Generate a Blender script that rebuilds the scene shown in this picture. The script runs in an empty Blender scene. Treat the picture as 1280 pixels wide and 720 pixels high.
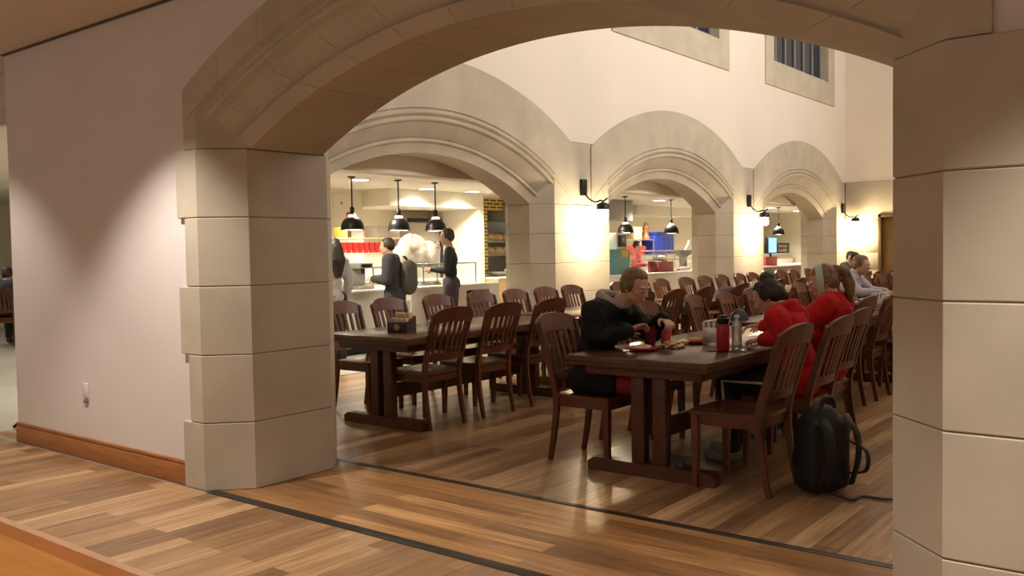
import bpy, bmesh, math, random
from mathutils import Vector, Matrix, Quaternion
random.seed(7)
PI = math.pi
S = bpy.context.scene
COL = S.collection
V3 = Vector

# ------------------------------------------------------------------ materials
MATS = {}
def mat(name, col, rough=.5, metal=0., var=.0, scale=6., bump=0., emit=None, estr=0., alpha=None, trans=0., stretch=None, coat=0., rnd=0., spec=None, sheen=0.):
    if name in MATS: return MATS[name]
    m = bpy.data.materials.new(name); m.use_nodes = True
    nt = m.node_tree; N = nt.nodes; L = nt.links
    b = N['Principled BSDF']
    b.inputs['Roughness'].default_value = rough; b.inputs['Metallic'].default_value = metal
    c4 = (*col, 1)
    b.inputs['Base Color'].default_value = c4
    if spec is not None: b.inputs['Specular IOR Level'].default_value = spec
    if coat: b.inputs['Coat Weight'].default_value = coat; b.inputs['Coat Roughness'].default_value = .15
    if sheen: b.inputs['Sheen Weight'].default_value = sheen
    if trans: b.inputs['Transmission Weight'].default_value = trans
    if emit: b.inputs['Emission Color'].default_value = (*emit, 1); b.inputs['Emission Strength'].default_value = estr
    if var or bump:
        tc = N.new('ShaderNodeTexCoord'); mp = N.new('ShaderNodeMapping'); nz = N.new('ShaderNodeTexNoise')
        L.new(tc.outputs['Object'], mp.inputs['Vector']); L.new(mp.outputs['Vector'], nz.inputs['Vector'])
        if stretch: mp.inputs['Scale'].default_value = stretch
        nz.inputs['Scale'].default_value = scale; nz.inputs['Detail'].default_value = 4
        if var:
            rp = N.new('ShaderNodeValToRGB')
            rp.color_ramp.elements[0].position = .3; rp.color_ramp.elements[1].position = .7
            rp.color_ramp.elements[0].color = (*[max(0, c*(1-var)) for c in col], 1)
            rp.color_ramp.elements[1].color = (*[min(1, c*(1+var)) for c in col], 1)
            L.new(nz.outputs['Fac'], rp.inputs['Fac'])
            out = rp.outputs['Color']
            if rnd:
                oi = N.new('ShaderNodeObjectInfo'); mr = N.new('ShaderNodeMapRange'); hs = N.new('ShaderNodeHueSaturation')
                mr.inputs['To Min'].default_value = 1-rnd; mr.inputs['To Max'].default_value = 1+rnd
                L.new(oi.outputs['Random'], mr.inputs['Value']); L.new(mr.outputs['Result'], hs.inputs['Value'])
                L.new(out, hs.inputs['Color']); out = hs.outputs['Color']
            L.new(out, b.inputs['Base Color'])
        if bump:
            bp = N.new('ShaderNodeBump'); bp.inputs['Strength'].default_value = bump; bp.inputs['Distance'].default_value = .01
            L.new(nz.outputs['Fac'], bp.inputs['Height']); L.new(bp.outputs['Normal'], b.inputs['Normal'])
    MATS[name] = m
    return m

def floor_mat(name, along_y, tint=(1, 1, 1), rough=.3):
    m = bpy.data.materials.new(name); m.use_nodes = True; nt = m.node_tree; N = nt.nodes; L = nt.links; b = N['Principled BSDF']
    tc = N.new('ShaderNodeTexCoord'); mp = N.new('ShaderNodeMapping')
    if along_y: mp.inputs['Rotation'].default_value = (0, 0, PI/2)
    L.new(tc.outputs['Object'], mp.inputs['Vector'])
    br = N.new('ShaderNodeTexBrick'); br.offset = .37; br.offset_frequency = 2
    br.inputs['Scale'].default_value = 1; br.inputs['Brick Width'].default_value = 1.25; br.inputs['Row Height'].default_value = .125
    br.inputs['Mortar Size'].default_value = .0012; br.inputs['Mortar Smooth'].default_value = .3
    br.inputs['Color1'].default_value = (0, 0, 0, 1); br.inputs['Color2'].default_value = (1, 1, 1, 1); br.inputs['Mortar'].default_value = (.0, .0, .0, 1)
    L.new(mp.outputs['Vector'], br.inputs['Vector'])
    # long grain streaks + soft patches, running with the boards
    m2 = N.new('ShaderNodeMapping'); m2.inputs['Scale'].default_value = (.9, 16, 1)
    L.new(mp.outputs['Vector'], m2.inputs['Vector'])
    n1 = N.new('ShaderNodeTexNoise'); n1.inputs['Scale'].default_value = 2.2; n1.inputs['Detail'].default_value = 6; n1.inputs['Roughness'].default_value = .62
    L.new(m2.outputs['Vector'], n1.inputs['Vector'])
    m3 = N.new('ShaderNodeMapping'); m3.inputs['Scale'].default_value = (.5, 3.5, 1); L.new(mp.outputs['Vector'], m3.inputs['Vector'])
    n2 = N.new('ShaderNodeTexNoise'); n2.inputs['Scale'].default_value = 1.7; n2.inputs['Detail'].default_value = 3
    L.new(m3.outputs['Vector'], n2.inputs['Vector'])
    a1 = N.new('ShaderNodeMath'); a1.operation = 'MULTIPLY_ADD'; a1.inputs[1].default_value = .46
    L.new(br.outputs['Color'], a1.inputs[0])
    a2 = N.new('ShaderNodeMath'); a2.operation = 'MULTIPLY_ADD'; a2.inputs[1].default_value = .95; a2.inputs[2].default_value = -.47
    L.new(n1.outputs['Fac'], a2.inputs[0]); L.new(a2.outputs[0], a1.inputs[2])
    a3 = N.new('ShaderNodeMath'); a3.operation = 'MULTIPLY_ADD'; a3.inputs[1].default_value = .65
    L.new(n2.outputs['Fac'], a3.inputs[0]); L.new(a1.outputs[0], a3.inputs[2])
    rp = N.new('ShaderNodeValToRGB'); cr = rp.color_ramp
    stops = [(.05, (.080, .046, .023)), (.3, (.175, .102, .048)), (.5, (.27, .163, .078)), (.7, (.38, .243, .118)), (.95, (.60, .43, .23))]
    cr.elements[0].position = stops[0][0]; cr.elements[1].position = stops[-1][0]
    for p_, c in stops[1:-1]: cr.elements.new(p_)
    for e, (p_, c) in zip(cr.elements, stops): e.color = (*[c[i]*tint[i] for i in range(3)], 1)
    L.new(a3.outputs[0], rp.inputs['Fac'])
    # sparse dark knots
    vo = N.new('ShaderNodeTexVoronoi'); vo.inputs['Scale'].default_value = 2.6
    m4 = N.new('ShaderNodeMapping'); m4.inputs['Scale'].default_value = (.55, 1.6, 1); L.new(mp.outputs['Vector'], m4.inputs['Vector']); L.new(m4.outputs['Vector'], vo.inputs['Vector'])
    kr = N.new('ShaderNodeMapRange'); kr.inputs['From Min'].default_value = .03; kr.inputs['From Max'].default_value = .08; kr.inputs['To Min'].default_value = .45; kr.inputs['To Max'].default_value = 1
    L.new(vo.outputs['Distance'], kr.inputs['Value'])
    mx = N.new('ShaderNodeMix'); mx.data_type = 'RGBA'; mx.blend_type = 'MULTIPLY'; mx.inputs['Factor'].default_value = 1
    L.new(rp.outputs['Color'], mx.inputs['A']); L.new(kr.outputs['Result'], mx.inputs['B'])
    sm = N.new('ShaderNodeMix'); sm.data_type = 'RGBA'; L.new(br.outputs['Fac'], sm.inputs['Factor'])
    L.new(mx.outputs['Result'], sm.inputs['A']); sm.inputs['B'].default_value = (.05, .03, .018, 1)
    L.new(sm.outputs['Result'], b.inputs['Base Color'])
    b.inputs['Roughness'].default_value = rough
    bp = N.new('ShaderNodeBump'); bp.inputs['Strength'].default_value = .06; bp.inputs['Distance'].default_value = .004
    L.new(n1.outputs['Fac'], bp.inputs['Height']); L.new(bp.outputs['Normal'], b.inputs['Normal'])
    return m

def tile_mat(name, c1, c2, grout, w, h, mort, rough, swap=None):
    m = bpy.data.materials.new(name); m.use_nodes = True; nt = m.node_tree; N = nt.nodes; L = nt.links; b = N['Principled BSDF']
    tc = N.new('ShaderNodeTexCoord'); br = N.new('ShaderNodeTexBrick')
    src = tc.outputs['Object']
    if swap:   # vertical wall: rows follow z
        sx = N.new('ShaderNodeSeparateXYZ'); cx = N.new('ShaderNodeCombineXYZ'); ad = N.new('ShaderNodeMath'); ad.operation = 'ADD'
        L.new(src, sx.inputs[0]); L.new(sx.outputs['X'], ad.inputs[0]); L.new(sx.outputs['Y'], ad.inputs[1])
        L.new(ad.outputs[0], cx.inputs['X']); L.new(sx.outputs['Z'], cx.inputs['Y']); src = cx.outputs[0]
    L.new(src, br.inputs['Vector'])
    br.inputs['Scale'].default_value = 1; br.inputs['Brick Width'].default_value = w; br.inputs['Row Height'].default_value = h; br.inputs['Mortar Size'].default_value = mort
    br.inputs['Color1'].default_value = (*c1, 1); br.inputs['Color2'].default_value = (*c2, 1); br.inputs['Mortar'].default_value = (*grout, 1)
    L.new(br.outputs['Color'], b.inputs['Base Color']); b.inputs['Roughness'].default_value = rough
    return m

M_WALL = mat('white_plaster', (.72, .655, .625), .85, var=.03, scale=1.5)
M_HALLWALL = mat('hall_plaster', (.74, .67, .58), .85, var=.02, scale=1.2)
M_CEIL = mat('ceiling_plaster', (.66, .55, .44), .9)
M_STONE = mat('limestone', (.48, .425, .335), .8, var=.10, scale=2.6, bump=.05)
M_JOINT = mat('stone_joint', (.24, .19, .14), .9)
M_BASE = mat('oak_baseboard', (.36, .14, .045), .4, var=.18, scale=5, stretch=(1, 1, 9))
M_OAK = mat('orange_oak', (.66, .27, .055), .35, var=.14, scale=4, stretch=(1, 8, 8))
M_OAKHILITE = mat('oak_edge_highlight', (.80, .50, .33), .3, var=.1, scale=4)  # highlight along the rounded table edge, painted in as a pale colour
M_FLOOR = floor_mat('plank_floor', True, (1.04, .97, .98))
M_FLOORX = floor_mat('plank_threshold', False, (1.08, .88, .70))
M_TRACK = mat('dark_bronze_track', (.035, .027, .022), .45, .4)
M_TILE = tile_mat('servery_tile', (.36, .34, .31), (.40, .38, .345), (.28, .26, .24), .6, .6, .004, .35)
M_CHAIR = mat('cherry_chair', (.118, .036, .0145), .36, var=.28, scale=6, stretch=(3, 3, .6), rnd=.18)
M_SEAT = mat('cherry_seat', (.135, .042, .017), .25, var=.25, scale=6, stretch=(1, 5, 5), rnd=.15)
M_TABLE = mat('dark_cherry_table', (.088, .030, .016), .28, var=.2, scale=4, stretch=(5, .6, 5))
M_TTOP = mat('table_top_brown', (.105, .048, .028), .25, var=.18, scale=4, stretch=(6, .5, 1))
M_BLACK = mat('black_metal', (.012, .011, .011), .4, .3)
M_WHITE = mat('white_laminate', (.78, .74, .68), .4)
M_STEEL = mat('brushed_steel', (.55, .54, .52), .32, .9)
M_GLASS = mat('clear_glass', (.9, .95, .95), .03, trans=1.)
M_SKIN = mat('skin', (.56, .33, .24), .55, var=.06, scale=9)
M_WHITEWALL2 = mat('servery_wall', (.80, .73, .60), .7)
M_GREYMETAL = mat('grey_panel', (.27, .26, .23), .5, var=.03)
M_RED = mat('red_plastic', (.55, .02, .02), .35)
M_PAPER = mat('white_paper', (.82, .79, .74), .8)
M_BREAD = mat('bread_crust', (.50, .27, .10), .7, var=.3, scale=14, bump=.2)

# ------------------------------------------------------------------ mesh helpers
def new_obj(name, me, parent=None):
    o = bpy.data.objects.new(name, me); COL.objects.link(o)
    if parent is not None: o.parent = parent
    return o
def finish(name, bm, m, parent=None, sharp=35, smooth=True):
    bmesh.ops.recalc_face_normals(bm, faces=bm.faces)
    me = bpy.data.meshes.new(name); bm.to_mesh(me); bm.free()
    for x in (m if isinstance(m, (list, tuple)) else [m]): me.materials.append(x)
    if smooth:
        for p in me.polygons: p.use_smooth = True
        me.set_sharp_from_angle(angle=math.radians(sharp))
    return new_obj(name, me, parent)
def tag(o, label, cat, group=None, kind=None):
    o['label'] = label; o['category'] = cat
    if group: o['group'] = group
    if kind: o['kind'] = kind
    return o
def struct(name, bm, m, label, cat, **k):
    o = finish(name, bm, m, **k); o['kind'] = 'structure'; o['label'] = label; o['category'] = cat
    return o
def empty(name, loc, rz, label, cat, group=None):
    o = bpy.data.objects.new(name, None); COL.objects.link(o); o.location = loc; o.rotation_euler = (0, 0, rz); o.empty_display_size = .1
    return tag(o, label, cat, group)
def B(): return bmesh.new()
def box(bm, c, s, bev=0., mi=0, M=None, seg=2):
    r = bmesh.ops.create_cube(bm, size=1.)
    vs = r['verts']
    for v in vs: v.co = V3((v.co.x*s[0], v.co.y*s[1], v.co.z*s[2]))
    if bev:
        es = list({e for v in vs for e in v.link_edges})
        q = bmesh.ops.bevel(bm, geom=es, offset=bev, segments=seg, affect='EDGES', profile=.5)
        vs = list({v for f in q['faces'] for v in f.verts} | {v for v in vs if v.is_valid})
    for v in vs:
        v.co = v.co + V3(c)
        if M is not None: v.co = M @ v.co
    for f in {f for v in vs for f in v.link_faces}: f.material_index = mi
    return bm
def bx(bm, x0, x1, y0, y1, z0, z1, bev=0., mi=0, M=None):
    return box(bm, ((x0+x1)/2, (y0+y1)/2, (z0+z1)/2), (abs(x1-x0), abs(y1-y0), abs(z1-z0)), bev, mi, M)
def prism(bm, poly, fn0, fn1, mi=0):
    a = [bm.verts.new(fn0(p)) for p in poly]; b = [bm.verts.new(fn1(p)) for p in poly]; n = len(poly)
    fs = [bm.faces.new(a), bm.faces.new(b[::-1])]
    for i in range(n): fs.append(bm.faces.new((a[i], b[i], b[(i+1) % n], a[(i+1) % n])))
    for f in fs: f.material_index = mi
    for f in fs: f.normal_update()
    if n > 4: bmesh.ops.triangulate(bm, faces=fs[:2])
    return bm
def frame_of(d):
    d = d.normalized(); up = V3((0, 0, 1)) if abs(d.z) < .95 else V3((1, 0, 0))
    s = d.cross(up).normalized(); return s, s.cross(d).normalized()
def tube(bm, pts, rad, n=10, cap=True, closed=False, flat=None, mi=0):
    """swept tube; rad a number or list; flat=(sx,sz) squashes the section along its two frame axes"""
    pts = [V3(p) for p in pts]; k = len(pts)
    if not isinstance(rad, (list, tuple)): rad = [rad]*k
    rings = []; ps = None
    for i, p in enumerate(pts):
        if closed: d = pts[(i+1) % k]-pts[i-1]
        else: d = pts[min(i+1, k-1)]-pts[max(i-1, 0)]
        d.normalize()
        if ps is None: s, u = frame_of(d)
        else:
            s = (ps - d*ps.dot(d)).normalized(); u = s.cross(d).normalized()
        ps = s
        fa, fb = flat or (1, 1)
        rings.append([bm.verts.new(p+(s*math.cos(a)*fa+u*math.sin(a)*fb)*rad[i]) for a in [2*PI*j/n for j in range(n)]])
    fs = []
    for i in range(k if closed else k-1):
        a = rings[i]; b = rings[(i+1) % k]
        for j in range(n): fs.append(bm.faces.new((a[j], a[(j+1) % n], b[(j+1) % n], b[j])))
    if cap and not closed: fs += [bm.faces.new(rings[0][::-1]), bm.faces.new(rings[-1])]
    for f in fs: f.material_index = mi
    return bm
def lathe(bm, prof, c=(0, 0, 0), n=24, mi=0, sx=1, sy=1, M=None):
    rings = []; c = V3(c)
    for r, z in prof:
        if r < 1e-5: ring = [bm.verts.new(c+V3((0, 0, z)))]
        else: ring = [bm.verts.new(c+V3((r*sx*math.cos(2*PI*j/n), r*sy*math.sin(2*PI*j/n), z))) for j in range(n)]
        rings.append(ring)
        if M is not None:
            for v in ring: v.co = M @ v.co
    for a, b in zip(rings, rings[1:]):
        if len(a) == 1 and len(b) == 1: continue
        for j in range(n):
            if len(a) == 1: f = bm.faces.new((a[0], b[(j+1) % n], b[j]))
            elif len(b) == 1: f = bm.faces.new((a[j], a[(j+1) % n], b[0]))
            else: f = bm.faces.new((a[j], a[(j+1) % n], b[(j+1) % n], b[j]))
            f.material_index = mi
    return bm
def ell(bm, c, r, rot=None, sub=3, mi=0):
    q = bmesh.ops.create_icosphere(bm, subdivisions=sub, radius=1.)
    for v in q['verts']:
        p = V3((v.co.x*r[0], v.co.y*r[1], v.co.z*r[2]))
        if rot is not None: p = rot @ p
        v.co = p+V3(c)
    for f in {f for v in q['verts'] for f in v.link_faces}: f.material_index = mi
    return bm
def cone(bm, p0, r0, p1, r1, sub=2):
    """round cone: two spheres and the frustum between them"""
    p0 = V3(p0); p1 = V3(p1)
    ell(bm, p0, (r0,)*3, sub=sub); ell(bm, p1, (r1,)*3, sub=sub)
    if (p1-p0).length > 1e-4: tube(bm, [p0, p1], [r0, r1], n=14)
def chain(bm, pts, rads, sub=2):
    for i in range(len(pts)-1): cone(bm, pts[i], rads[i], pts[i+1], rads[i+1], sub)
def fuse(name, bm, m, voxel, parent=None, smooth=4, fac=.5, noise=0., nscale=.06):
    """join overlapping closed lumps into one continuous skin"""
    bmesh.ops.recalc_face_normals(bm, faces=bm.faces)
    me = bpy.data.meshes.new('tmp'); bm.to_mesh(me); bm.free()
    o = bpy.data.objects.new('tmp', me); COL.objects.link(o)
    r = o.modifiers.new('r', 'REMESH'); r.mode = 'VOXEL'; r.voxel_size = voxel
    if noise:
        tx = bpy.data.textures.new('t', 'CLOUDS'); tx.noise_scale = nscale
        d = o.modifiers.new('d', 'DISPLACE'); d.texture = tx; d.strength = noise; d.mid_level = .5
    if smooth:
        s = o.modifiers.new('s', 'SMOOTH'); s.factor = fac; s.iterations = smooth
    dg = bpy.context.evaluated_depsgraph_get(); dg.update()
    me2 = bpy.data.meshes.new_from_object(o.evaluated_get(dg))
    bpy.data.objects.remove(o); bpy.data.meshes.remove(me)
    me2.name = name; me2.materials.clear(); me2.materials.append(m)
    for p in me2.polygons: p.use_smooth = True
    return new_obj(name, me2, parent)
def children(o): return [c for c in bpy.data.objects if c.parent == o]
KIDS = {}
def copy_tree(o, loc, rz, label):
    c = o.copy(); COL.objects.link(c); c.location = loc; c.rotation_euler = (0, 0, rz); c['label'] = label
    if o.name not in KIDS: KIDS[o.name] = [(k, children(k)) for k in children(o)]
    for k, gs in KIDS[o.name]:
        d = k.copy(); COL.objects.link(d); d.parent = c
        for g in gs:
            e = g.copy(); COL.objects.link(e); e.parent = d
    return c

# ------------------------------------------------------------------ camera
cam = bpy.data.cameras.new('camera'); co = bpy.data.objects.new('camera', cam); COL.objects.link(co)
R_ = V3((.78686281, .61689978, -.01678007)); U_ = V3((-.01208273, .04258563, .99901976)); F_ = V3((-.61700966, .78588875, -.04096288))
mw = Matrix.Identity(4)
for i in range(3): mw[i][0] = R_[i]; mw[i][1] = U_[i]; mw[i][2] = -F_[i]
mw.translation = V3((0, 0, 1.42)); co.matrix_world = mw
cam.sensor_width = 36; cam.lens = 31.72; cam.clip_end = 200
S.camera = co

# ------------------------------------------------------------------ shell
YW = 3.11            # front face of the wall with the near arch
XA = -7.2            # hall face of the arcade
XC, RI, ZI = -2.75, 3.84, -1.305     # near arch: centre, intrados radius, centre height
SPR = 2.06
COURSES = [0, .41, .822, 1.237, 1.65, 2.06]
AYC = [7.95, 13.75, 19.55]           # arcade arch centres

bm = B(); bx(bm, -7.9, 6, -5, 3.08, -.1, 0); struct('floor', bm, M_FLOOR, 'brown plank floor in front of the near arch', 'floor', smooth=False)
bm = B(); bx(bm, -7.9, 6, 3.14, 4.085, -.1, 0); struct('floor_threshold', bm, M_FLOORX, 'plank floor inside the near archway between the two dark tracks', 'floor', smooth=False)
bm = B(); bx(bm, -8.1, 6, 4.135, 22.5, -.1, 0); struct('floor_hall', bm, M_FLOOR, 'brown plank floor of the dining hall', 'floor', smooth=False)
bm = B(); bx(bm, -20, -7.9, -5, 31.2, -.105, -.003); struct('floor_servery', bm, M_TILE, 'grey tiled floor of the servery', 'floor', smooth=False)
for i, y in enumerate((3.11, 4.11)):
    bm = B(); bx(bm, -4.78, -.6, y-(.036, .026)[i], y+(.036, .026)[i], -.05, .003, .001)
    struct('trim_%d' % (i+1), bm, M_TRACK, ['dark metal floor track at the front of the archway', 'dark metal floor track at the hall side of the archway'][i], 'floor track')
bm = B(); bx(bm, -7.9, -4.78, 3.08, 3.14, -.1, -.001); bx(bm, -.6, 6, 3.08, 3.14, -.1, -.001); bx(bm, -7.9, -4.78, 4.085, 4.135, -.1, -.001); bx(bm, -.6, 6, 4.085, 4.135, -.1, -.001)
struct('floor_joint', bm, M_JOINT, 'floor joint under the archway wall', 'floor')

# near wall (plaster) with the arch cut out
def arc(xc, zc, r, x0, x1, n):
    return [(x, zc+math.sqrt(max(0, r*r-(x-xc)**2))) for x in [x0+(x1-x0)*i/n for i in range(n+1)]]
RE = 4.32
zc = ZI
xe = XC-2.19; CEIL = 2.99
xtop = math.sqrt(RE*RE-(CEIL-zc)**2)
bm = B()
polyL = [(-7.38, 0), (-4.95, 0)] + arc(XC, zc, RE-.02, -4.94, XC-xtop-.05, 24) + [(XC-xtop, CEIL), (-7.38, CEIL)]
polyR = [(6, 0), (6, CEIL), (XC+xtop, CEIL)] + arc(XC, zc, RE-.02, XC+xtop+.05, -.56, 24) + [(-.56, 0)]
for pl in (polyL, polyR): prism(bm, pl, lambda p: V3((p[0], YW+.01, p[1])), lambda p: V3((p[0], 4.1, p[1])))
bx(bm, -7.38, 6, 3.2, 4.1, CEIL, 8.2)
struct('wall_front', bm, M_WALL, 'white plaster wall pierced by the near stone arch', 'wall', smooth=False)
bm = B(); bx(bm, -7.375, -5.03, YW-.012, YW+.015, 0, .125, .003); bx(bm, -7.375, -5.03, YW-.008, YW+.015, .128, .152, .006)
struct('baseboard_left', bm, M_BASE, 'orange-brown oak baseboard along the white wall left of the arch', 'baseboard')
bm = B(); bx(bm, -20, 6, -5, 3.2, CEIL, 3.1); bx(bm, -20, -7.38, 3.2, 3.45, CEIL, 3.1); bx(bm, -20, -7.38, 3.4, 3.45, 2.56, 3.1); struct('ceiling', bm, M_CEIL, 'tan ceiling above the room in front of the arch', 'ceiling', smooth=False)
bm = B(); bx(bm, -12, 6, 3.075, 3.105, 2.972, 2.989) if False else bx(bm, -7.38, XC-xtop, 3.095, 3.12, 2.980, 2.989)
struct('trim_3', bm, mat('dark_reveal', (.10, .06, .04), .7), 'thin dark reveal where the white wall meets the ceiling', 'ceiling trim')
bm = B(); bx(bm, -20, 6.1, -5.1, -5, 0, 3.1); struct('wall_back', bm, M_WALL, 'wall behind the camera', 'wall', smooth=False)
bm = B(); bx(bm, 6, 6.1, -5, 22.5, 0, 8.3); struct('wall_right', bm, M_HALLWALL, 'right side wall', 'wall', smooth=False)
bm = B(); bx(bm, -12.1, -12, -5, 2.2, 0, 3.1); struct('wall_left', bm, M_WALL, 'far left wall of the front room', 'wall', smooth=False)

# stone pieces ------------------------------------------------------
def inset(poly, d):
    n = len(poly); out = []
    for i in range(n):
        p = V3(poly[i]).to_2d() if len(poly[i]) > 2 else Vector(poly[i]); a = Vector(poly[i-1]); c = Vector(poly[(i+1) % n])
        e1 = (p-a).normalized(); e2 = (c-p).normalized()
        n1 = Vector((-e1.y, e1.x)); n2 = Vector((-e2.y, e2.x)); q = n1+n2
        out.append(tuple(p+q*(d/max(.3, q.dot(n1)))))
    return out
def area(poly): return .5*sum(poly[i][0]*poly[(i+1) % len(poly)][1]-poly[(i+1) % len(poly)][0]*poly[i][1] for i in range(len(poly)))
def block(bm, poly, z0, z1, to, bev=.0045, mi=0):
    """stone course: prism of plan polygon (u,w) with softened top and bottom arrises"""
    if area(poly) < 0: poly = poly[::-1]
    pin = inset(poly, bev); n = len(poly)
    rings = [[bm.verts.new(to(p[0], p[1], z)) for p in pl] for pl, z in ((pin, z0), (poly, z0+bev), (poly, z1-bev), (pin, z1))]
    fs = [bm.faces.new(rings[0][::-1]), bm.faces.new(rings[3])]
    for a, b in zip(rings, rings[1:]):
        for i in range(n): fs.append(bm.faces.new((a[i], a[(i+1) % n], b[(i+1) % n], b[i])))
    for f in fs: f.material_index = mi
def pier(name, planA, planB, courses, to, label):
    bm = B()
    for i in range(len(courses)-1):
        pl = planA if i % 2 == 0 else planB
        block(bm, pl, courses[i]+(.002 if i else 0), courses[i+1]-.002, to)
    core = planB if area(planB) > 0 else planB[::-1]
    block(bm, inset(core, .007), courses[0], courses[-1]-.003, to, .001, 1)
    return struct(name, bm, [M_STONE, M_JOINT], label, 'stone pier', sharp=20)

def ring(bm, prof, xc, zcn, half, zspr, to, nv, seg=6, mi=0, gap=.0007):
    """arch ring: profile [(R,w)] swept about the centre, ending plumb at +-half and level at the springing, in nv voussoirs"""
    rs = math.hypot(half, zspr-zcn); P = []
    for i, (r, w) in enumerate(prof):
        P.append((r, w)); r2, w2 = prof[(i+1) % len(prof)]
        if (r-rs)*(r2-rs) < -1e-9: t = (rs-r)/(r2-r); P.append((rs, w+(w2-w)*t))
    am = [math.asin(half/r) if r >= rs else math.acos(min(1, (zspr-zcn)/r)) for r, w in P]
    n = len(P)
    for k in range(nv):
        t0 = -1+2*k/nv+(gap if k else 0); t1 = -1+2*(k+1)/nv-(gap if k < nv-1 else 0); rings = []
        for i in range(seg+1):
            t = t0+(t1-t0)*i/seg
            rings.append([bm.verts.new(to(xc+r*math.sin(t*m), w, zcn+r*math.cos(t*m))) for (r, w), m in zip(P, am)])
        fs = []
        for a, b in zip(rings, rings[1:]):
            for j in range(n): fs.append(bm.faces.new((a[j], b[j], b[(j+1) % n], a[(j+1) % n])))
        for rg in (rings[0], rings[-1][::-1]):
            PP = P if rg is rings[0] else P[::-1]
            for keep in (lambda r: r >= rs-1e-6, lambda r: r <= rs+1e-6):
                vs = [v for v, (r, w) in zip(rg, PP) if keep(r)]
                if len(vs) > 2:
                    f = bm.faces.new(vs); f.normal_update(); fs += bmesh.ops.triangulate(bm, faces=[f])['faces']
        for f in fs:
            if f.is_valid: f.material_index = mi
def roll(r, w, rad, n=5):   # half-round bead on the profile, from outer to inner radius
    return [(r+rad*math.cos(PI*i/n), w+rad*math.sin(PI*i/n)) for i in range(n+1)]

# near arch (w grows toward the camera, both faces alike)
def toN(u, w, z): return V3((u, YW-w, z))
front = [(4.32, -.1), (4.32, .012), (4.15, .012), (4.135, -.045), (4.118, -.052)] + roll(4.092, -.05, .024) + [(4.062, -.062), (4.05, -.082), (4.02, -.10), (3.98, -.125), (3.95, -.155), (3.94, -.178), (3.925, -.182), (3.912, -.16), (RI+.001, -.222)]
back = [(r, -1.0-w) for r, w in front[::-1]]
prof = front+[(RI, -.23), (RI, -.77)]+back
bm = B(); ring(bm, prof, XC, ZI, 2.19, SPR+.002, toN, 11, 10)
core = [(r+.006 if r < 4.1 else r-.004, min(max(w, -1.0), 0)-.0) for r, w in ((4.3, -.03), (4.12, -.03), (3.97, -.14), (3.86, -.222), (RI, -.25), (RI, -.75), (3.86, -.778), (3.97, -.86), (4.12, -.97), (4.3, -.97))]
ring(bm, core, XC, ZI, 2.18, SPR+.01, toN, 1, 60, 0)
# springer blocks: the octagonal pier plan carried up into the ring
pL = [(-4.943, .008), (-4.814, .008), (-4.602, -.205), (-4.602, -.795), (-4.814, -1.008), (-4.943, -1.008)]
def mir(p): return [(2*XC-x, w) for x, w in p]
for pl in (pL, mir(pL)): block(bm, pl, SPR+.002, 2.36, toN, .002)
struct('trim_4', bm, [M_STONE, M_JOINT], 'moulded limestone arch spanning the near opening', 'stone arch', sharp=22)
def quoin(x): return [(x, .018), (-4.81, .018), (-4.60, -.195), (-4.60, -.805), (-4.81, -1.018), (x, -1.018)]
pier('trim_5', quoin(-5.022), quoin(-4.942), COURSES, toN, 'limestone pier on the left of the near arch')
pier('trim_6', mir(quoin(-5.6)), mir(quoin(-5.6)), COURSES, toN, 'limestone pier on the right of the near arch')

# arcade ------------------------------------------------------------
def toA(u, w, z): return V3((XA+w, u, z))
AR, AZ = 3.79, -1.19
fa = [(4.89, -.1), (4.89, 0.), (4.29, 0.), (4.275, -.02)] + roll(4.24, -.02, .028) + [(4.20, -.03)] + roll(4.165, -.035, .028) + [(4.13, -.055), (3.975, -.165), (3.965, -.18)] + roll(3.935, -.19, .024) + [(3.905, -.205)] + [(3.89, -.215), (AR+.001, -.245)]
prof = fa+[(AR, -.25), (AR, -.62), (4.05, -.87), (4.89, -.87)]
for k, yc in enumerate(AYC):
    bm = B(); ring(bm, prof, yc, AZ, 2.66, SPR+.002, toA, 9, 10, gap=.0002)
    for s in (-1, 1):
        pl = [(yc+s*u, w) for u, w in ((2.658, -.004), (2.204, -.004), (1.953, -.254), (1.953, -.618), (2.204, -.867), (2.658, -.867))]
        block(bm, pl, SPR+.002, 2.52, toA, .002)
    struct('trim_%d' % (7+k), bm, M_STONE, ['moulded limestone arcade arch nearest the front', 'moulded limestone arcade arch in the middle', 'moulded limestone arcade arch farthest away'][k], 'stone arch', sharp=22)
edges = [(4.1, AYC[0]-2.2, False, True), (AYC[0]+2.2, AYC[1]-2.2, True, True), (AYC[1]+2.2, AYC[2]-2.2, True, True), (AYC[2]+2.2, 22.42, True, False)]
names = ['limestone arcade pier beside the near wall', 'limestone arcade pier with the nearest lamp', 'limestone arcade pier with the middle lamp', 'limestone arcade pier in the far corner']
for k, (a, b, sa, sb) in enumerate(edges):
    pl = []
    if sa: pl += [(a+.25, -.87) if False else (a, -.87), (a-.25, -.62), (a-.25, -.25), (a, 0)]
    else: pl += [(a, -.87), (a, 0)]
    if sb: pl += [(b, 0), (b+.25, -.25), (b+.25, -.62), (b, -.87)]
    else: pl += [(b, 0), (b, -.87)]
    bm = B()
    for i in range(5): block(bm, pl, COURSES[i]+(.002 if i else 0), COURSES[i+1]-.002, toA, .005)
    # recessed strip rising between neighbouring rings
    u0, u1 = (a+.46 if sa else a), (b-.46 if sb else b)
    block(bm, [(u0-.02, -.022), (u1+.02, -.022), (u1+.02, -.85), (u0-.02, -.85)], SPR+.002, 2.955, toA, .002)
    cp = pl if area(pl) > 0 else pl[::-1]
    block(bm, inset(cp, .007), 0, SPR, toA, .001, 1)
    struct('trim_%d' % (10+k), bm, [M_STONE, M_JOINT], names[k], 'stone pier', sharp=20)
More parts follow.
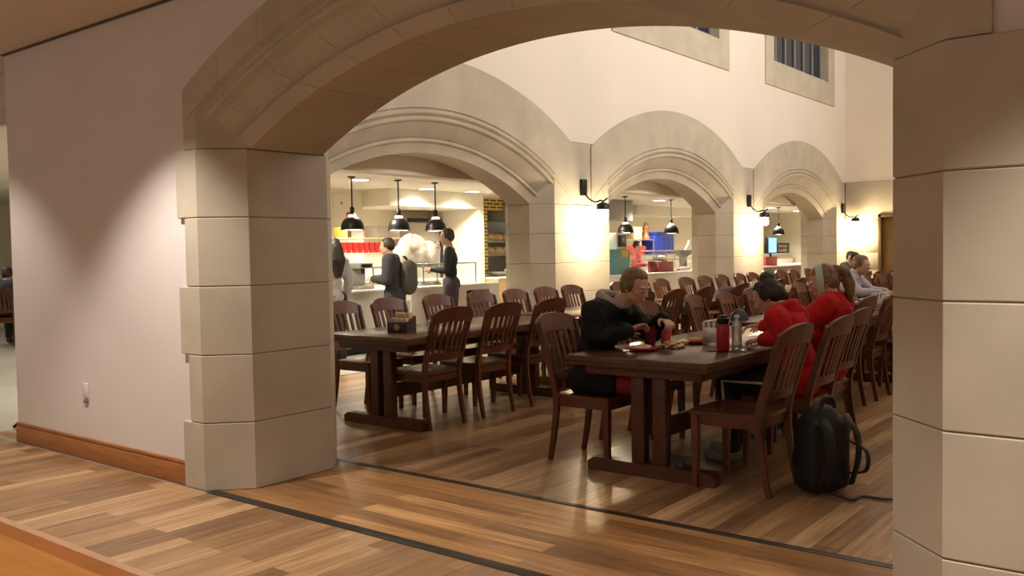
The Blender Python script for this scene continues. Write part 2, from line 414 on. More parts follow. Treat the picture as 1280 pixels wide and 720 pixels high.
# plaster above the arcade, scalloped over the rings
bm = B()
def scal(y):
    z = 2.95
    for yc in AYC:
        d = abs(y-yc)
        if d < 2.67: z = max(z, AZ+math.sqrt(4.875**2-d*d))
    return z
ys = [4.1+i*(22.42-4.1)/150 for i in range(151)]
pl = [(y, scal(y)) for y in ys]+[(22.42, 4.69), (4.1, 4.69)]
prism(bm, pl, lambda p: V3((XA-.015, p[0], p[1])), lambda p: V3((XA-.87, p[0], p[1])))
wy = [(yc-2.05, yc+2.05) for yc in AYC]
cuts = [4.1]+[v for w in wy for v in w]+[22.42]
for i in range(0, 8, 2): bx(bm, XA-.87, XA-.015, cuts[i], cuts[i+1], 4.69, 7.6)
bx(bm, XA-.87, XA-.015, 4.1, 22.42, 7.6, 8.2)
struct('wall_arcade', bm, M_HALLWALL, 'tall white plaster wall above the stone arcade', 'wall', smooth=False)
M_NIGHT = mat('night_glass', (.012, .02, .045), .08, spec=.6)
M_MULL = mat('grey_mullion', (.20, .20, .19), .5)
for k, (a, b) in enumerate(wy):
    bm = B(); o0, o1, zb, zt = a+.43, b-.43, 5.26, 7.15
    bx(bm, XA-.5, XA+.012, a, o0, 4.69, 7.6, .004); bx(bm, XA-.5, XA+.012, o1, b, 4.69, 7.6, .004)
    bx(bm, XA-.5, XA+.012, o0, o1, zt, 7.6, .004)
    prism(bm, [(XA+.012, 4.69), (XA+.012, zb-.06), (XA-.17, zb+.02), (XA-.5, zb+.02), (XA-.5, 4.69)], lambda p: V3((p[0], o0, p[1])), lambda p: V3((p[0], o1, p[1])))
    w = struct('window_%d' % (k+1), bm, M_STONE, ['high window over the nearest arcade arch', 'high window over the middle arcade arch', 'high dark window with grey mullions over the far arcade arch'][k], 'window', sharp=20)
    bm = B(); bx(bm, XA-.22, XA-.2, o0, o1, zb, zt); g = finish('window_pane', bm, M_NIGHT, w, smooth=False)
    bm = B()
    for j in range(7):
        y = o0+(o1-o0)*j/6; bx(bm, XA-.21, XA-.165, y-.035, y+.035, zb, zt, .006)
    bx(bm, XA-.21, XA-.17, o0, o1, zb, zb+.05, .006); bx(bm, XA-.21, XA-.17, o0, o1, 6.3, 6.35, .006)
    finish('window_mullion', bm, M_MULL, w)
# end wall with stone dado and door
YE = 22.4
bm = B(); bx(bm, -8.1, 6, YE+.02, YE+.3, 2.95, 8.2); struct('wall_end', bm, M_HALLWALL, 'white plaster at the far end of the hall', 'wall', smooth=False)
bm = B()
for i in range(5):
    z0, z1 = COURSES[i], COURSES[i+1]
    bx(bm, -7.2, -6.43, YE, YE+.3, z0+.002, z1-.002, .005); bx(bm, -5.3, 6, YE, YE+.3, z0+.002, z1-.002, .005)
bx(bm, -7.2, 6, YE, YE+.3, 2.15, 2.955, .005); bx(bm, -7.2, -6.43, YE, YE+.3, 2.06, 2.15); bx(bm, -5.3, 6, YE, YE+.3, 2.06, 2.15)
struct('trim_14', bm, M_STONE, 'limestone dado along the far end wall', 'stone dado')
bm = B(); bx(bm, -6.42, -5.31, YE+.1, YE+.15, .01, 2.14, .004)
d = struct('door_1', bm, mat('bronze_door', (.26, .15, .05), .28, .45, var=.15, scale=3), 'tall bronze-brown door in the far end wall', 'door')
bm = B(); bx(bm, -6.43, -6.36, YE-.03, YE+.1, 0, 2.15, .006); bx(bm, -5.37, -5.3, YE-.03, YE+.1, 0, 2.15, .006); bx(bm, -6.43, -5.3, YE-.03, YE+.1, 2.08, 2.15, .006)
finish('door_frame', bm, mat('bronze_frame', (.12, .075, .03), .4, .4), d)
bm = B(); tube(bm, [(-5.5, YE+.1, 1.0), (-5.5, YE+.03, 1.0), (-5.62, YE+.03, 1.0)], .012, 8); finish('door_handle', bm, M_STEEL, d)
bm = B(); bx(bm, -8.1, 6.1, 3.2, 22.7, 8.2, 8.4); struct('ceiling_hall', bm, mat('hall_ceiling', (.7, .64, .55), .9), 'high ceiling of the dining hall', 'ceiling', smooth=False)

# servery shell
bm = B(); bx(bm, -20, -8.06, 3.4, 31.2, 2.57, 2.7); struct('ceiling_servery', bm, mat('servery_ceiling', (.82, .77, .68), .8), 'low white ceiling of the servery', 'ceiling', smooth=False)
bm = B(); bx(bm, -8.2, -7.92, 4.1, 22.4, 2.385, 2.85); bx(bm, -8.24, -8.075, 22.4, 31.2, 2.41, 2.85); struct('wall_bulkhead', bm, M_HALLWALL, 'dropped bulkhead behind the arcade arches', 'wall', smooth=False)
bm = B(); bx(bm, -13.1, -13, 11.3, 31.2, 0, 2.6); bx(bm, -13, -12.3, 9, 11.3, 0, 2.6); bx(bm, -20, -13, 9, 9.1, 0, 2.6); struct('wall_servery', bm, M_WHITEWALL2, 'cream back wall of the servery', 'wall', smooth=False)
bm = B(); bx(bm, -20.1, -20, -5, 9.1, 0, 3.1); struct('wall_far_left', bm, M_WHITEWALL2, 'cream wall far beyond the left end of the white wall', 'wall', smooth=False)
bm = B(); bx(bm, -13, -8.06, 31.1, 31.2, 0, 2.6); bx(bm, -8.3, -8.07, 22.42, 31.2, 0, 2.41); struct('wall_servery_end', bm, M_WHITEWALL2, 'far end wall of the servery', 'wall', smooth=False)
M_SOFF = mat('soffit_paint', (.82, .77, .66), .7)
bm = B(); bx(bm, -13, -11.6, 11.3, 13.75, 2.27, 2.575); struct('wall_soffit', bm, M_SOFF, 'white boxed soffit over the cooking line', 'wall', smooth=False)
bm = B(); bx(bm, -13, -11.6, 13.75, 13.9, 0, 2.575); struct('wall_partition', bm, M_SOFF, 'white partition wall ending beside the tiled bread niche', 'wall', smooth=False)
bm = B(); bx(bm, -13, -12, 20.6, 24, 2.32, 2.575); struct('wall_soffit_far', bm, M_SOFF, 'white boxed soffit seen through the middle arch', 'wall', smooth=False)
bm = B(); bx(bm, -13, -11, 15.4, 18.71, 2.09, 2.572, .004); struct('wall_hood', bm, M_GREYMETAL, 'grey metal hood box seen through the middle arch', 'hood')
M_GOLD = tile_mat('golden_brick_tile', (.05, .03, .015), (.09, .05, .02), (.62, .43, .12), .24, .075, .022, .3, swap=True)
bm = B(); bx(bm, -13, -12.3, 13.9, 14.86, 0, 2.572); bx(bm, -13, -12.3, 17, 17.6, 0, 2.572); bx(bm, -13, -12.3, 14.86, 17, 2.31, 2.572); bx(bm, -13, -12.3, 14.86, 17, 0, .95)
struct('wall_tile', bm, M_GOLD, 'dark and gold tiled wall around the bread niche', 'wall', smooth=False)


# ------------------------------------------------------------------ chairs
def bez(pts, n):
    """Catmull-Rom through the points"""
    P = [V3(p) for p in pts]; P = [P[0]*2-P[1]]+P+[P[-1]*2-P[-2]]; out = []
    for i in range(1, len(P)-2):
        for j in range(n):
            t = j/n; a, b, c, d = P[i-1:i+3]
            out.append(.5*((2*b)+(c-a)*t+(2*a-5*b+4*c-d)*t*t+(3*b-a-3*c+d)*t**3))
    out.append(P[-2]); return out
def bar(bm, pts, w, h, wdir=V3((0, 1, 0)), taper=None):
    """rectangular-section bar along pts: w across wdir, h across the other way"""
    pts = [V3(p) for p in pts]; rings = []; k = len(pts)
    for i, p in enumerate(pts):
        d = (pts[min(i+1, k-1)]-pts[max(i-1, 0)]).normalized(); a = (wdir-d*wdir.dot(d)).normalized(); b = d.cross(a)
        f = taper[i] if taper else 1
        rings.append([bm.verts.new(p+a*(sx*w/2*f)+b*(sy*h/2*f)) for sx, sy in ((-1, -1), (1, -1), (1, 1), (-1, 1))])
    for a, b in zip(rings, rings[1:]):
        for j in range(4): bm.faces.new((a[j], a[(j+1) % 4], b[(j+1) % 4], b[j]))
    bm.faces.new(rings[0][::-1]); bm.faces.new(rings[-1])
    return bm
def backx(z): return -.205-.155*max(0, (z-.45)/.53)**1.15      # rake of the back
def make_chair():
    """faces +x, origin on the floor under the seat"""
    t = empty('dining_chair', (0, 0, 0), 0, 'chair', 'chair')
    # dished seat board
    bm = B(); n = 14; top = []; bot = []
    def hw(x): return .225+.012*math.cos((x+.02)/.24*1.2)-.018*max(0, -(x))/.2
    for i in range(n+1):
        x = -.215+.455*i/n; top.append([]); bot.append([])
        for j in range(n+1):
            y = (-1+2*j/n)*hw(x); r = (j/n-.5)*2
            dz = -.012*(1-r*r)*math.sin(PI*min(1, max(0, i/n)))**.6
            edge = .006 if i in (0, n) or j in (0, n) else 0
            fx = x+(-.02*(r*r) if i == n else 0)
            top[-1].append(bm.verts.new((fx, y, .468+dz-edge))); bot[-1].append(bm.verts.new((fx, y, .44)))
    for i in range(n):
        for j in range(n):
            bm.faces.new((top[i][j], top[i+1][j], top[i+1][j+1], top[i][j+1])); bm.faces.new((bot[i][j], bot[i][j+1], bot[i+1][j+1], bot[i+1][j]))
    for i in range(n):
        bm.faces.new((top[i][0], bot[i][0], bot[i+1][0], top[i+1][0])); bm.faces.new((top[i][n], top[i+1][n], bot[i+1][n], bot[i][n]))
        bm.faces.new((top[0][i], top[0][i+1], bot[0][i+1], bot[0][i])); bm.faces.new((top[n][i], bot[n][i], bot[n][i+1], top[n][i+1]))
    finish('seat', bm, M_SEAT, t)
    bm = B(); bx(bm, -.19, .195, -.205, -.183, .375, .442, .003); bx(bm, -.19, .195, .183, .205, .375, .442, .003)
    bx(bm, .182, .204, -.2, .2, .375, .442, .003); bx(bm, -.2, -.178, -.19, .19, .375, .442, .003)
    finish('seat_frame', bm, M_CHAIR, t)
    for s in (-1, 1):
        bm = B(); bar(bm, [(.196, s*.198, .44), (.196, s*.198, .3), (.197, s*.199, .15), (.20, s*.2, 0)], .042, .042, taper=[1, 1, .86, .7]); finish('leg', bm, M_CHAIR, t, 50)
    for s in (-1, 1):
        pts = bez([(-.262, s*.2, 0), (-.222, s*.2, .22), (-.205, s*.2, .45), (backx(.7), s*.205, .7), (backx(.93), s*.212, .93)], 5)
        bm = B(); bar(bm, pts, .03, .042, taper=[.75+.25*min(1, p.z/.4) if p.z < .5 else 1-.15*(p.z-.5)/.43 for p in pts]); finish('leg', bm, M_CHAIR, t, 50)
    def rail(z0f, z1f, bow, th, hw_, name, n=16):
        bm = B(); R = []
        for j in range(n+1):
            r = -1+2*j/n; y = r*hw_; off = -bow*(1-r*r)
            z0, z1 = z0f(r), z1f(r)
            R.append([bm.verts.new((backx(z)+off+dx, y, z)) for z, dx in ((z0, -th/2), (z0, th/2), (z1, th/2), (z1, -th/2))])
        for a, b in zip(R, R[1:]):
            for q in range(4): bm.faces.new((a[q], a[(q+1) % 4], b[(q+1) % 4], b[q]))
        bm.faces.new(R[0][::-1]); bm.faces.new(R[-1])
        return finish(name, bm, M_CHAIR, t, 40)
    rail(lambda r: .845+.02*(1-r*r), lambda r: .985-.05*abs(r)**2.6-.012*abs(r)**12, .028, .024, .232, 'crest_rail')
    rail(lambda r: .545, lambda r: .60, .024, .02, .2, 'back_rail')
    for j in range(6):
        r = (-1+2*(j+.5)/6)*.92; y = r*.2; pts = []
        for i in range(6):
            z = .59+.29*i/5; pts.append((backx(z)-.026*(1-r*r), y*(1+.06*i/5), z))
        bm = B(); bar(bm, pts, .03, .011); finish('slat', bm, M_CHAIR, t, 50)
    return t
CH = make_chair(); ch_used = [False]
def chair(x, y, rz, label, group=None):
    rz += random.uniform(-.04, .04)
    if not ch_used[0]:
        ch_used[0] = True; c = CH; c.location = (x, y, 0); c.rotation_euler = (0, 0, rz); c['label'] = label
    else: c = copy_tree(CH, (x, y, 0), rz, label)
    c['group'] = group or 'slat-back dining chairs'
    return c

# ------------------------------------------------------------------ tables
def make_table():
    """0.96 wide in x, 2.4 long in y, origin at the floor centre"""
    t = empty('dining_table', (0, 0, 0), 0, 'table', 'table', 'trestle dining tables')
    bm = B(); bx(bm, -.485, .485, -1.2, 1.2, .722, .76, .007); finish('tabletop', bm, M_TTOP, t)
    bm = B(); bx(bm, -.478, .478, -1.193, 1.193, .698, .7215, .004); finish('edge_band', bm, M_TABLE, t)
    bm = B(); bx(bm, -.40, .40, -1.1, -1.07, .635, .698, .003); bx(bm, -.40, .40, 1.07, 1.1, .635, .698, .003); bx(bm, -.40, -.37, -1.07, 1.07, .635, .698, .003); bx(bm, .37, .40, -1.07, 1.07, .635, .698, .003)
    finish('apron', bm, M_TABLE, t)
    for s in (-1, 1):
        y = s*.98
        bm = B(); prism(bm, [(-.445, 0), (.445, 0), (.445, .055), (.40, .082), (-.40, .082), (-.445, .055)], lambda p: V3((p[0], y-.045, p[1])), lambda p: V3((p[0], y+.045, p[1])))
        finish('foot', bm, M_TABLE, t)
        for dx in (-.075, .075):
            bm = B(); bx(bm, dx-.045, dx+.045, y-.035, y+.035, .08, .66, .004); finish('post', bm, M_TABLE, t)
        bm = B(); bx(bm, -.36, .36, y-.04, y+.04, .64, .699, .004); finish('bearer', bm, M_TABLE, t)
    bm = B(); bx(bm, -.02, .02, -.95, .95, .22, .34, .004); finish('stretcher', bm, M_TABLE, t)
    return t
TB = make_table(); tb_used = [False]
def table(x, y0, label):
    c = (x, y0+1.2, 0)
    if not tb_used[0]:
        tb_used[0] = True; TB.location = c; TB['label'] = label; return TB
    return copy_tree(TB, c, 0, label)
table(-2.775, 4.69, 'dark trestle table nearest the right, with the seated diners, cups and food on it')
table(-5.40, 4.93, 'dark trestle table behind the left pier holding the packet caddy')
table(-3.03, 7.5, 'trestle table straight behind the diners\' table, with a napkin holder near its far end')
table(-5.40, 7.5, 'second trestle table in the row along the arcade, behind the caddy table')
ORD = ['third', 'fourth', 'fifth', 'sixth']
for i in range(4): table(-5.40, 10.1+i*2.6, '%s trestle table from the front in the row along the arcade' % ORD[i])
for i in range(2): table(-3.03, 10.3+i*2.6, 'trestle table far back in the row behind the red jackets, %s one' % ['nearer', 'farther'][i])
# chairs of the diners' table
chair(-3.30, 5.13, 0, 'wooden chair the diner in the black jacket sits on', 'chairs at the diners\' table')
chair(-3.36, 5.86, 0, 'wooden chair just behind the black-jacket diner, on the same side', 'chairs at the diners\' table')
chair(-3.42, 6.62, 0, 'wooden chair farthest back on the left side of the diners\' table', 'chairs at the diners\' table')
chair(-2.24, 5.05, PI, 'empty wooden chair nearest the right, beside the black backpack', 'chairs at the diners\' table')
chair(-2.21, 5.70, PI, 'wooden chair the dark-haired diner in red sits on', 'chairs at the diners\' table')
chair(-2.33, 6.48, PI, 'wooden chair the diner with the pale headband sits on', 'chairs at the diners\' table')
# second table of that row
chair(-2.72, 7.95, PI, 'wooden chair just behind the diner with the pale headband', 'chairs of the second table')
chair(-2.70, 8.65, PI, 'wooden chair on the right of the second table, in the middle of its side', 'chairs of the second table')
chair(-2.45, 9.5, PI, 'wooden chair at the right end of the view beside the right pier', 'chairs of the second table')
chair(-3.52, 7.72, .12, 'wooden chair directly left of the napkin holder, nearer of the two', 'chairs of the second table')
chair(-3.50, 8.33, .1, 'wooden chair left of the second table, farther of the two above the red bottle', 'chairs of the second table')
chair(-3.55, 9.1, 0, 'wooden chair farthest back on the left of the second table', 'chairs of the second table')
for i in range(2):
    for j in range(3):
        for s in (-1, 1):
            chair(-3.03+s*-.62, 10.75+i*2.6+j*.75, 0 if s == 1 else PI, 'chair on the %s of the %s rear-row table, %s from the front' % ('left' if s == 1 else 'right', ['nearer', 'farther'][i], ['first', 'second', 'third'][j]), 'chairs far back in the hall')
# row along the arcade
for j, y in enumerate((5.40, 6.06, 6.74)):
    chair(-5.18, y, PI, 'wooden chair on the near side of the caddy table, %s from the left' % ['first', 'second', 'third'][j], 'chairs at the caddy table')
for j, y in enumerate((5.62, 6.2, 6.92)):
    chair(-6.08, y, 0, 'wooden chair on the arcade side of the caddy table, %s from the left' % ['first', 'second', 'third'][j], 'chairs at the caddy table')
for i in range(5):
    y0 = 7.5 if i == 0 else 10.1+(i-1)*2.6
    w = ['second', 'third', 'fourth', 'fifth', 'sixth'][i]
    for j, dy in enumerate(((.02, .62, 1.25, 1.85), (.3, .95, 1.6, 2.2))[i > 0]):
        chair(-4.95+random.uniform(-.06, .06), y0+dy, PI, 'chair on the near side of the %s arcade table, %s from the left' % (w, ['first', 'second', 'third', 'fourth'][j]), 'chairs along the arcade row')
        chair(-6.05+random.uniform(-.06, .06), y0+dy+.05, 0, 'chair on the wall side of the %s arcade table, %s from the left' % (w, ['first', 'second', 'third', 'fourth'][j]), 'chairs along the arcade row')

# ------------------------------------------------------------------ things on the tables
def thing_mesh(name, bm, m, label, cat, group=None, loc=(0, 0, 0), rz=0, **k):
    o = finish(name, bm, m, **k); o.location = loc; o.rotation_euler = (0, 0, rz); return tag(o, label, cat, group)
TT = .7605
def napkin_holder(x, y, rz, label):
    t = empty('napkin_holder', (x, y, TT), rz, label, 'napkin holder', 'steel napkin holders')
    bm = B(); bx(bm, -.075, .075, -.06, .06, 0, .012, .003); bx(bm, -.075, -.066, -.06, .06, .01, .135, .003); bx(bm, .066, .075, -.06, .06, .01, .135, .003); bx(bm, -.07, .07, -.06, -.053, .01, .12, .003); bx(bm, -.07, .07, .053, .06, .01, .12, .003)
    finish('holder_body', bm, M_STEEL, t)
    bm = B()
    for i in range(5): box(bm, (-.052+i*.026, 0, .085), (.022, .1, .15), .006, M=Matrix.Rotation(.06*(i-2), 4, 'Y'))
    box(bm, (.01, 0, .162), (.13, .1, .012), .004, M=Matrix.Rotation(-.12, 4, 'Y'))
    finish('napkin_stack', bm, M_PAPER, t)
    return t
napkin_holder(-2.70, 5.68, .15, 'steel napkin holder behind the red bottle on the diners\' table')
napkin_holder(-2.72, 9.55, 0, 'steel napkin holder on the second table by the right pier')
napkin_holder(-5.2, 12.2, .2, 'small napkin holder on the third arcade table')
# red bottle
t = empty('drink_bottle', (-2.47, 5.30, TT+.006), 0, 'red drink bottle with a black lid standing beside the clear bottle', 'bottle')
bm = B(); lathe(bm, [(0, 0), (.036, 0), (.04, .006), (.04, .155), (.036, .17), (0, .172)], n=28); finish('bottle_body', bm, mat('red_bottle', (.42, .02, .03), .3), t)
bm = B(); lathe(bm, [(0, .17), (.034, .17), (.038, .178), (.038, .205), (.03, .215), (.03, .225), (0, .227)], n=28); finish('bottle_lid', bm, M_BLACK, t)
t = empty('water_bottle', (-2.435, 5.43, TT+.006), 0, 'clear ridged plastic bottle to the right of the red bottle', 'bottle')
bm = B(); pr = [(0, 0), (.03, 0), (.034, .006)]
for i in range(7): pr += [(.034, .012+i*.018), (.0315, .02+i*.018)]
pr += [(.034, .14), (.03, .16), (.014, .185), (.013, .2), (0, .2)]
lathe(bm, pr, n=24); finish('bottle_body', bm, mat('cloudy_plastic', (.72, .70, .72), .15, trans=.75), t)
bm = B(); lathe(bm, [(0, .2), (.016, .2), (.016, .218), (0, .22)], n=18); finish('bottle_cap', bm, M_WHITE, t)
bm = B(); bx(bm, -.12, .12, -.075, .075, 0, .005, .002)
thing_mesh('phone', bm, M_BLACK, 'dark flat tablet under the red and the clear bottle', 'tablet', loc=(-2.46, 5.36, TT), rz=.3)
# plates, food, cups
def plate(x, y, label, r=.11):
    t = empty('plate', (x, y, TT), 0, label, 'plate', 'red plates')
    bm = B(); lathe(bm, [(0, .003), (.6*r, .0), (.62*r, .004), (r, .017), (r, .021), (.6*r, .009), (0, .008)], n=32); finish('dish', bm, mat('red_plate', (.58, .05, .025), .3), t)
    return t
plate(-2.955, 5.10, 'red plate with a flat piece of bread at the near edge of the table', .115)
bm = B(); ell(bm, (0, 0, .012), (.085, .06, .013)); ell(bm, (.03, .02, .018), (.05, .045, .012)); thing_mesh('flatbread', bm, mat('pale_bread', (.60, .40, .28), .8, var=.2, scale=30), 'flat tan bread lying on the near red plate', 'bread', loc=(-2.965, 5.10, TT+.009))
plate(-2.85, 5.66, 'red plate with bread farther back beside the napkins', .09)
bm = B(); ell(bm, (0, 0, .015), (.05, .06, .018)); thing_mesh('bread_roll', bm, M_BREAD, 'brown bread roll on the farther red plate', 'bread', loc=(-2.84, 5.66, TT+.01))
bm = B()
q = bmesh.ops.create_icosphere(bm, subdivisions=3, radius=1)
for v in q['verts']:
    f = 1+.35*math.sin(v.co.x*7+v.co.y*5)*math.cos(v.co.z*6+v.co.y*4)
    v.co = V3((v.co.x*.07*f, v.co.y*.075*f, max(-.02, v.co.z*.03*f)+.021))
thing_mesh('sandwich_wrapper', bm, mat('wrapper', (.66, .50, .30), .6, var=.2, scale=25), 'crumpled tan sandwich wrapper beside the red cup', 'wrapper', loc=(-2.86, 5.36, TT))
bm = B()
q = bmesh.ops.create_grid(bm, x_segments=14, y_segments=14, size=.075)
for v in q['verts']: v.co.z = .012+.011*math.sin(v.co.x*60+v.co.y*30)+.008*math.cos(v.co.y*70)
o = thing_mesh('paper_napkin', bm, mat('cream_paper', (.82, .74, .52), .8), 'crumpled cream napkin behind the sandwich wrapper', 'napkin', loc=(-2.93, 5.60, TT)); sm_ = o.modifiers.new('s', 'SOLIDIFY'); sm_.thickness = .002
def cup(x, y, m, label, h=.13, r=.042, z=TT, group='red cups on the table'):
    bm = B(); lathe(bm, [(0, .003), (r*.72, 0), (r*.74, .004), (r, h), (r+.003, h+.003), (r-.003, h), (r*.7, .008), (0, .008)], n=26)
    return thing_mesh('cup', bm, m, label, 'cup', group, (x, y, z))
cup(-3.03, 5.36, mat('dark_red_cup', (.20, .015, .03), .4), 'dark red cup in front of the black-jacket diner', .135, .048)
cup(-2.945, 5.43, mat('red_pattern_cup', (.60, .10, .09), .4, var=.35, scale=45), 'mottled red and pink cup next to the dark red cup', .14, .042)
def sheet(name, x, y, w, l, rz, label, m=M_PAPER, th=.004):
    bm = B(); bx(bm, -w/2, w/2, -l/2, l/2, 0, th, .001); thing_mesh(name, bm, m, label, 'paper', loc=(x, y, TT), rz=rz)
sheet('open_book', -2.57, 5.80, .28, .44, .05, 'white book lying open in front of the dark-haired diner', th=.014)
sheet('paper_sheet', -2.62, 6.25, .22, .30, -.2, 'white paper in front of the diner with the headband')
sheet('paper_sheet', -5.35, 12.9, .5, .35, .1, 'white paper spread on the third arcade table')
# caddy on the left table
t = empty('packet_caddy', (-5.37, 5.34, TT), .25, 'dark packet caddy with a round emblem and rows of tan packets', 'caddy')
bm = B(); bx(bm, -.085, .085, -.075, .075, 0, .01, .003); bx(bm, -.085, .085, -.08, -.07, .0, .085, .003); bx(bm, -.085, .085, -.005, .005, .0, .11, .003); bx(bm, -.085, .085, .07, .08, 0, .13, .003)
for s in (-1, 1): prism(bm, [(-.078, 0), (.078, 0), (.078, .13), (-.078, .085)], lambda p: V3((s*.085, p[0], p[1])), lambda p: V3((s*.093, p[0], p[1])))
finish('caddy_body', bm, mat('dark_caddy', (.035, .024, .02), .4), t)
for i, (y, z) in enumerate(((-.037, .06), (.037, .10))):
    bm = B()
    for j in range(8): box(bm, (-.07+j*.02, y, z), (.014, .055, .115), .005, M=Matrix.Rotation(random.uniform(-.05, .05), 4, 'Y'))
    finish('packet_row', bm, mat('tan_packets', (.62, .44, .28), .7, var=.2, scale=20), t)
bm = B(); lathe(bm, [(0, 0), (.026, 0), (.026, .002), (0, .0025)], n=24, M=Matrix.Translation((0, -.0815, .045)) @ Matrix.Rotation(PI/2, 4, 'X')); e = finish('emblem', bm, mat('emblem_tan', (.52, .40, .30), .6), t)
bm = B(); lathe(bm, [(.012, .002), (.018, .002), (.018, .004), (.012, .004), (.012, .002)], n=20, M=Matrix.Translation((0, -.0825, .045)) @ Matrix.Rotation(PI/2, 4, 'X')); finish('emblem_ring', bm, mat('emblem_dark', (.18, .10, .06), .6), e)
def shaker(x, y, label):
    t = empty('salt_shaker', (x, y, TT), 0, label, 'shaker', 'glass shakers')
    bm = B(); lathe(bm, [(0, 0), (.02, 0), (.023, .01), (.018, .06), (.016, .07), (0, .07)], n=18); finish('shaker_glass', bm, mat('salt_glass', (.75, .74, .72), .1, trans=.5), t)
    bm = B(); lathe(bm, [(0, .07), (.018, .07), (.018, .085), (.01, .094), (0, .095)], n=18); finish('shaker_cap', bm, M_STEEL, t)
shaker(-5.22, 5.52, 'left glass shaker beside the packet caddy'); shaker(-5.13, 5.60, 'right glass shaker beside the packet caddy')
shaker(-2.9, 9.35, 'glass shaker beside the napkin holder on the second table')
bm = B(); ell(bm, (0, 0, .055), (.16, .12, .075)); ell(bm, (.06, .08, .05), (.1, .1, .06))
for v in bm.verts: v.co.z = max(0, v.co.z)
thing_mesh('tote_bag', bm, mat('dark_cloth', (.05, .035, .04), .9), 'dark bag lying on the third arcade table', 'bag', loc=(-5.3, 11.55, TT))

# ------------------------------------------------------------------ bags
M_NYL = mat('black_nylon', (.009, .0095, .011), .6, bump=.15, scale=60)
t = empty('backpack', (-1.80, 5.17, 0), -.5, 'black backpack standing on the floor by the empty chair', 'backpack')
bm = B()
ell(bm, (0, 0, .12), (.11, .165, .13)); ell(bm, (0, 0, .27), (.115, .165, .2)); ell(bm, (-.01, 0, .38), (.095, .145, .13)); box(bm, (0, 0, .22), (.2, .30, .42), .05)
for v in bm.verts: v.co.z = max(.002, v.co.z)
fuse('bag_body', bm, M_NYL, .014, t, 12, noise=.01)
bm = B(); ell(bm, (-.1, 0, .17), (.06, .125, .14)); fuse('front_pocket', bm, M_NYL, .012, t, 4)
for s in (-1, 1):
    bm = B(); tube(bm, bez([(.1, s*.08, .44), (.17, s*.1, .36), (.18, s*.1, .22), (.12, s*.11, .06)], 6), .03, 8, flat=(1, .35)); finish('shoulder_strap', bm, M_NYL, t)
bm = B(); tube(bm, bez([(.05, -.05, .49), (.05, -.03, .545), (.05, .03, .545), (.05, .05, .49)], 5), .012, 8); finish('grab_handle', bm, M_NYL, t)
bm = B(); tube(bm, bez([(-.02, .15, .3), (.0, .19, .2), (.03, .17, .1)], 5), .022, 8, flat=(1, .4)); ell(bm, (.02, .17, .38), (.04, .025, .06)); finish('side_pocket', bm, mat('pink_grey_mesh', (.25, .15, .15), .8), t)
bm = B(); tube(bm, bez([(.02, -.16, .03), (.13, -.2, .012), (.2, -.12, .01), (.33, -.16, .01), (.48, -.1, .01), (.62, -.12, .01)], 8), .012, 8, flat=(1, .5)); o = finish('loose_strap', bm, M_NYL, t); o.rotation_euler = (0, 0, .95)
bm = B(); tube(bm, bez([(.10, .12, .3), (.24, .1, .27), (.26, .08, .17), (.12, .1, .12)], 6), .014, 8, flat=(1, .5)); finish('strap_loop', bm, M_NYL, t)
bm = B(); ell(bm, (0, 0, .2), (.09, .15, .2)); ell(bm, (-.04, 0, .12), (.08, .13, .12)); o = fuse('backpack', bm, M_NYL, .016, None, 5); o.location = (-3.70, 7.28, .56) if False else (-3.44, 7.72, .47); tag(o, 'black bag set on the chair left of the napkin holder', 'bag')

# ------------------------------------------------------------------ wall lamps
M_GLOW = mat('lamp_glass', (1, .9, .75), .3, emit=(1, .80, .50), estr=38)
def sconce(y, label):
    t = empty('wall_lamp', (XA-.02 if y < 22 else XA, y, 0), 0, label, 'lamp', 'black gooseneck wall lamps')
    bm = B(); bx(bm, .0, .05, -.06, .06, 2.2, 2.43, .006); finish('wall_plate', bm, M_BLACK, t)
    bm = B(); tube(bm, bez([(.045, 0, 2.24), (.10, .0, 2.16), (.19, .03, 2.10), (.28, .06, 2.12), (.30, .07, 2.09)], 6), .012, 8); tube(bm, [(.30, .07, 2.10), (.36, .10, 2.15)], .012, 8); finish('lamp_arm', bm, M_BLACK, t)
    bm = B(); lathe(bm, [(0, 2.09), (.03, 2.09), (.085, 2.065), (.095, 2.05), (.095, 1.99), (.09, 1.985), (.085, 2.04), (0, 2.05)], (.30, .07, 0), 24); finish('lamp_cap', bm, M_BLACK, t)
    bm = B(); lathe(bm, [(0, 2.0), (.07, 2.0), (.075, 1.98), (.075, 1.86), (.06, 1.84), (0, 1.835)], (.30, .07, 0), 24); finish('lamp_shade', bm, M_GLOW, t)
    l = bpy.data.lights.new('lamp_light', 'POINT'); l.energy = 95; l.color = (1, .78, .48); l.shadow_soft_size = .07
    o = bpy.data.objects.new('lamp_light', l); COL.objects.link(o); o.location = (.33, .07, 1.75); o.parent = t
sconce(10.87, 'glowing black wall lamp on the pier right of the nearest arcade arch')
sconce(16.66, 'glowing black wall lamp on the pier between the middle and far arches')
sconce(22.12, 'glowing black wall lamp in the far corner by the bronze door')

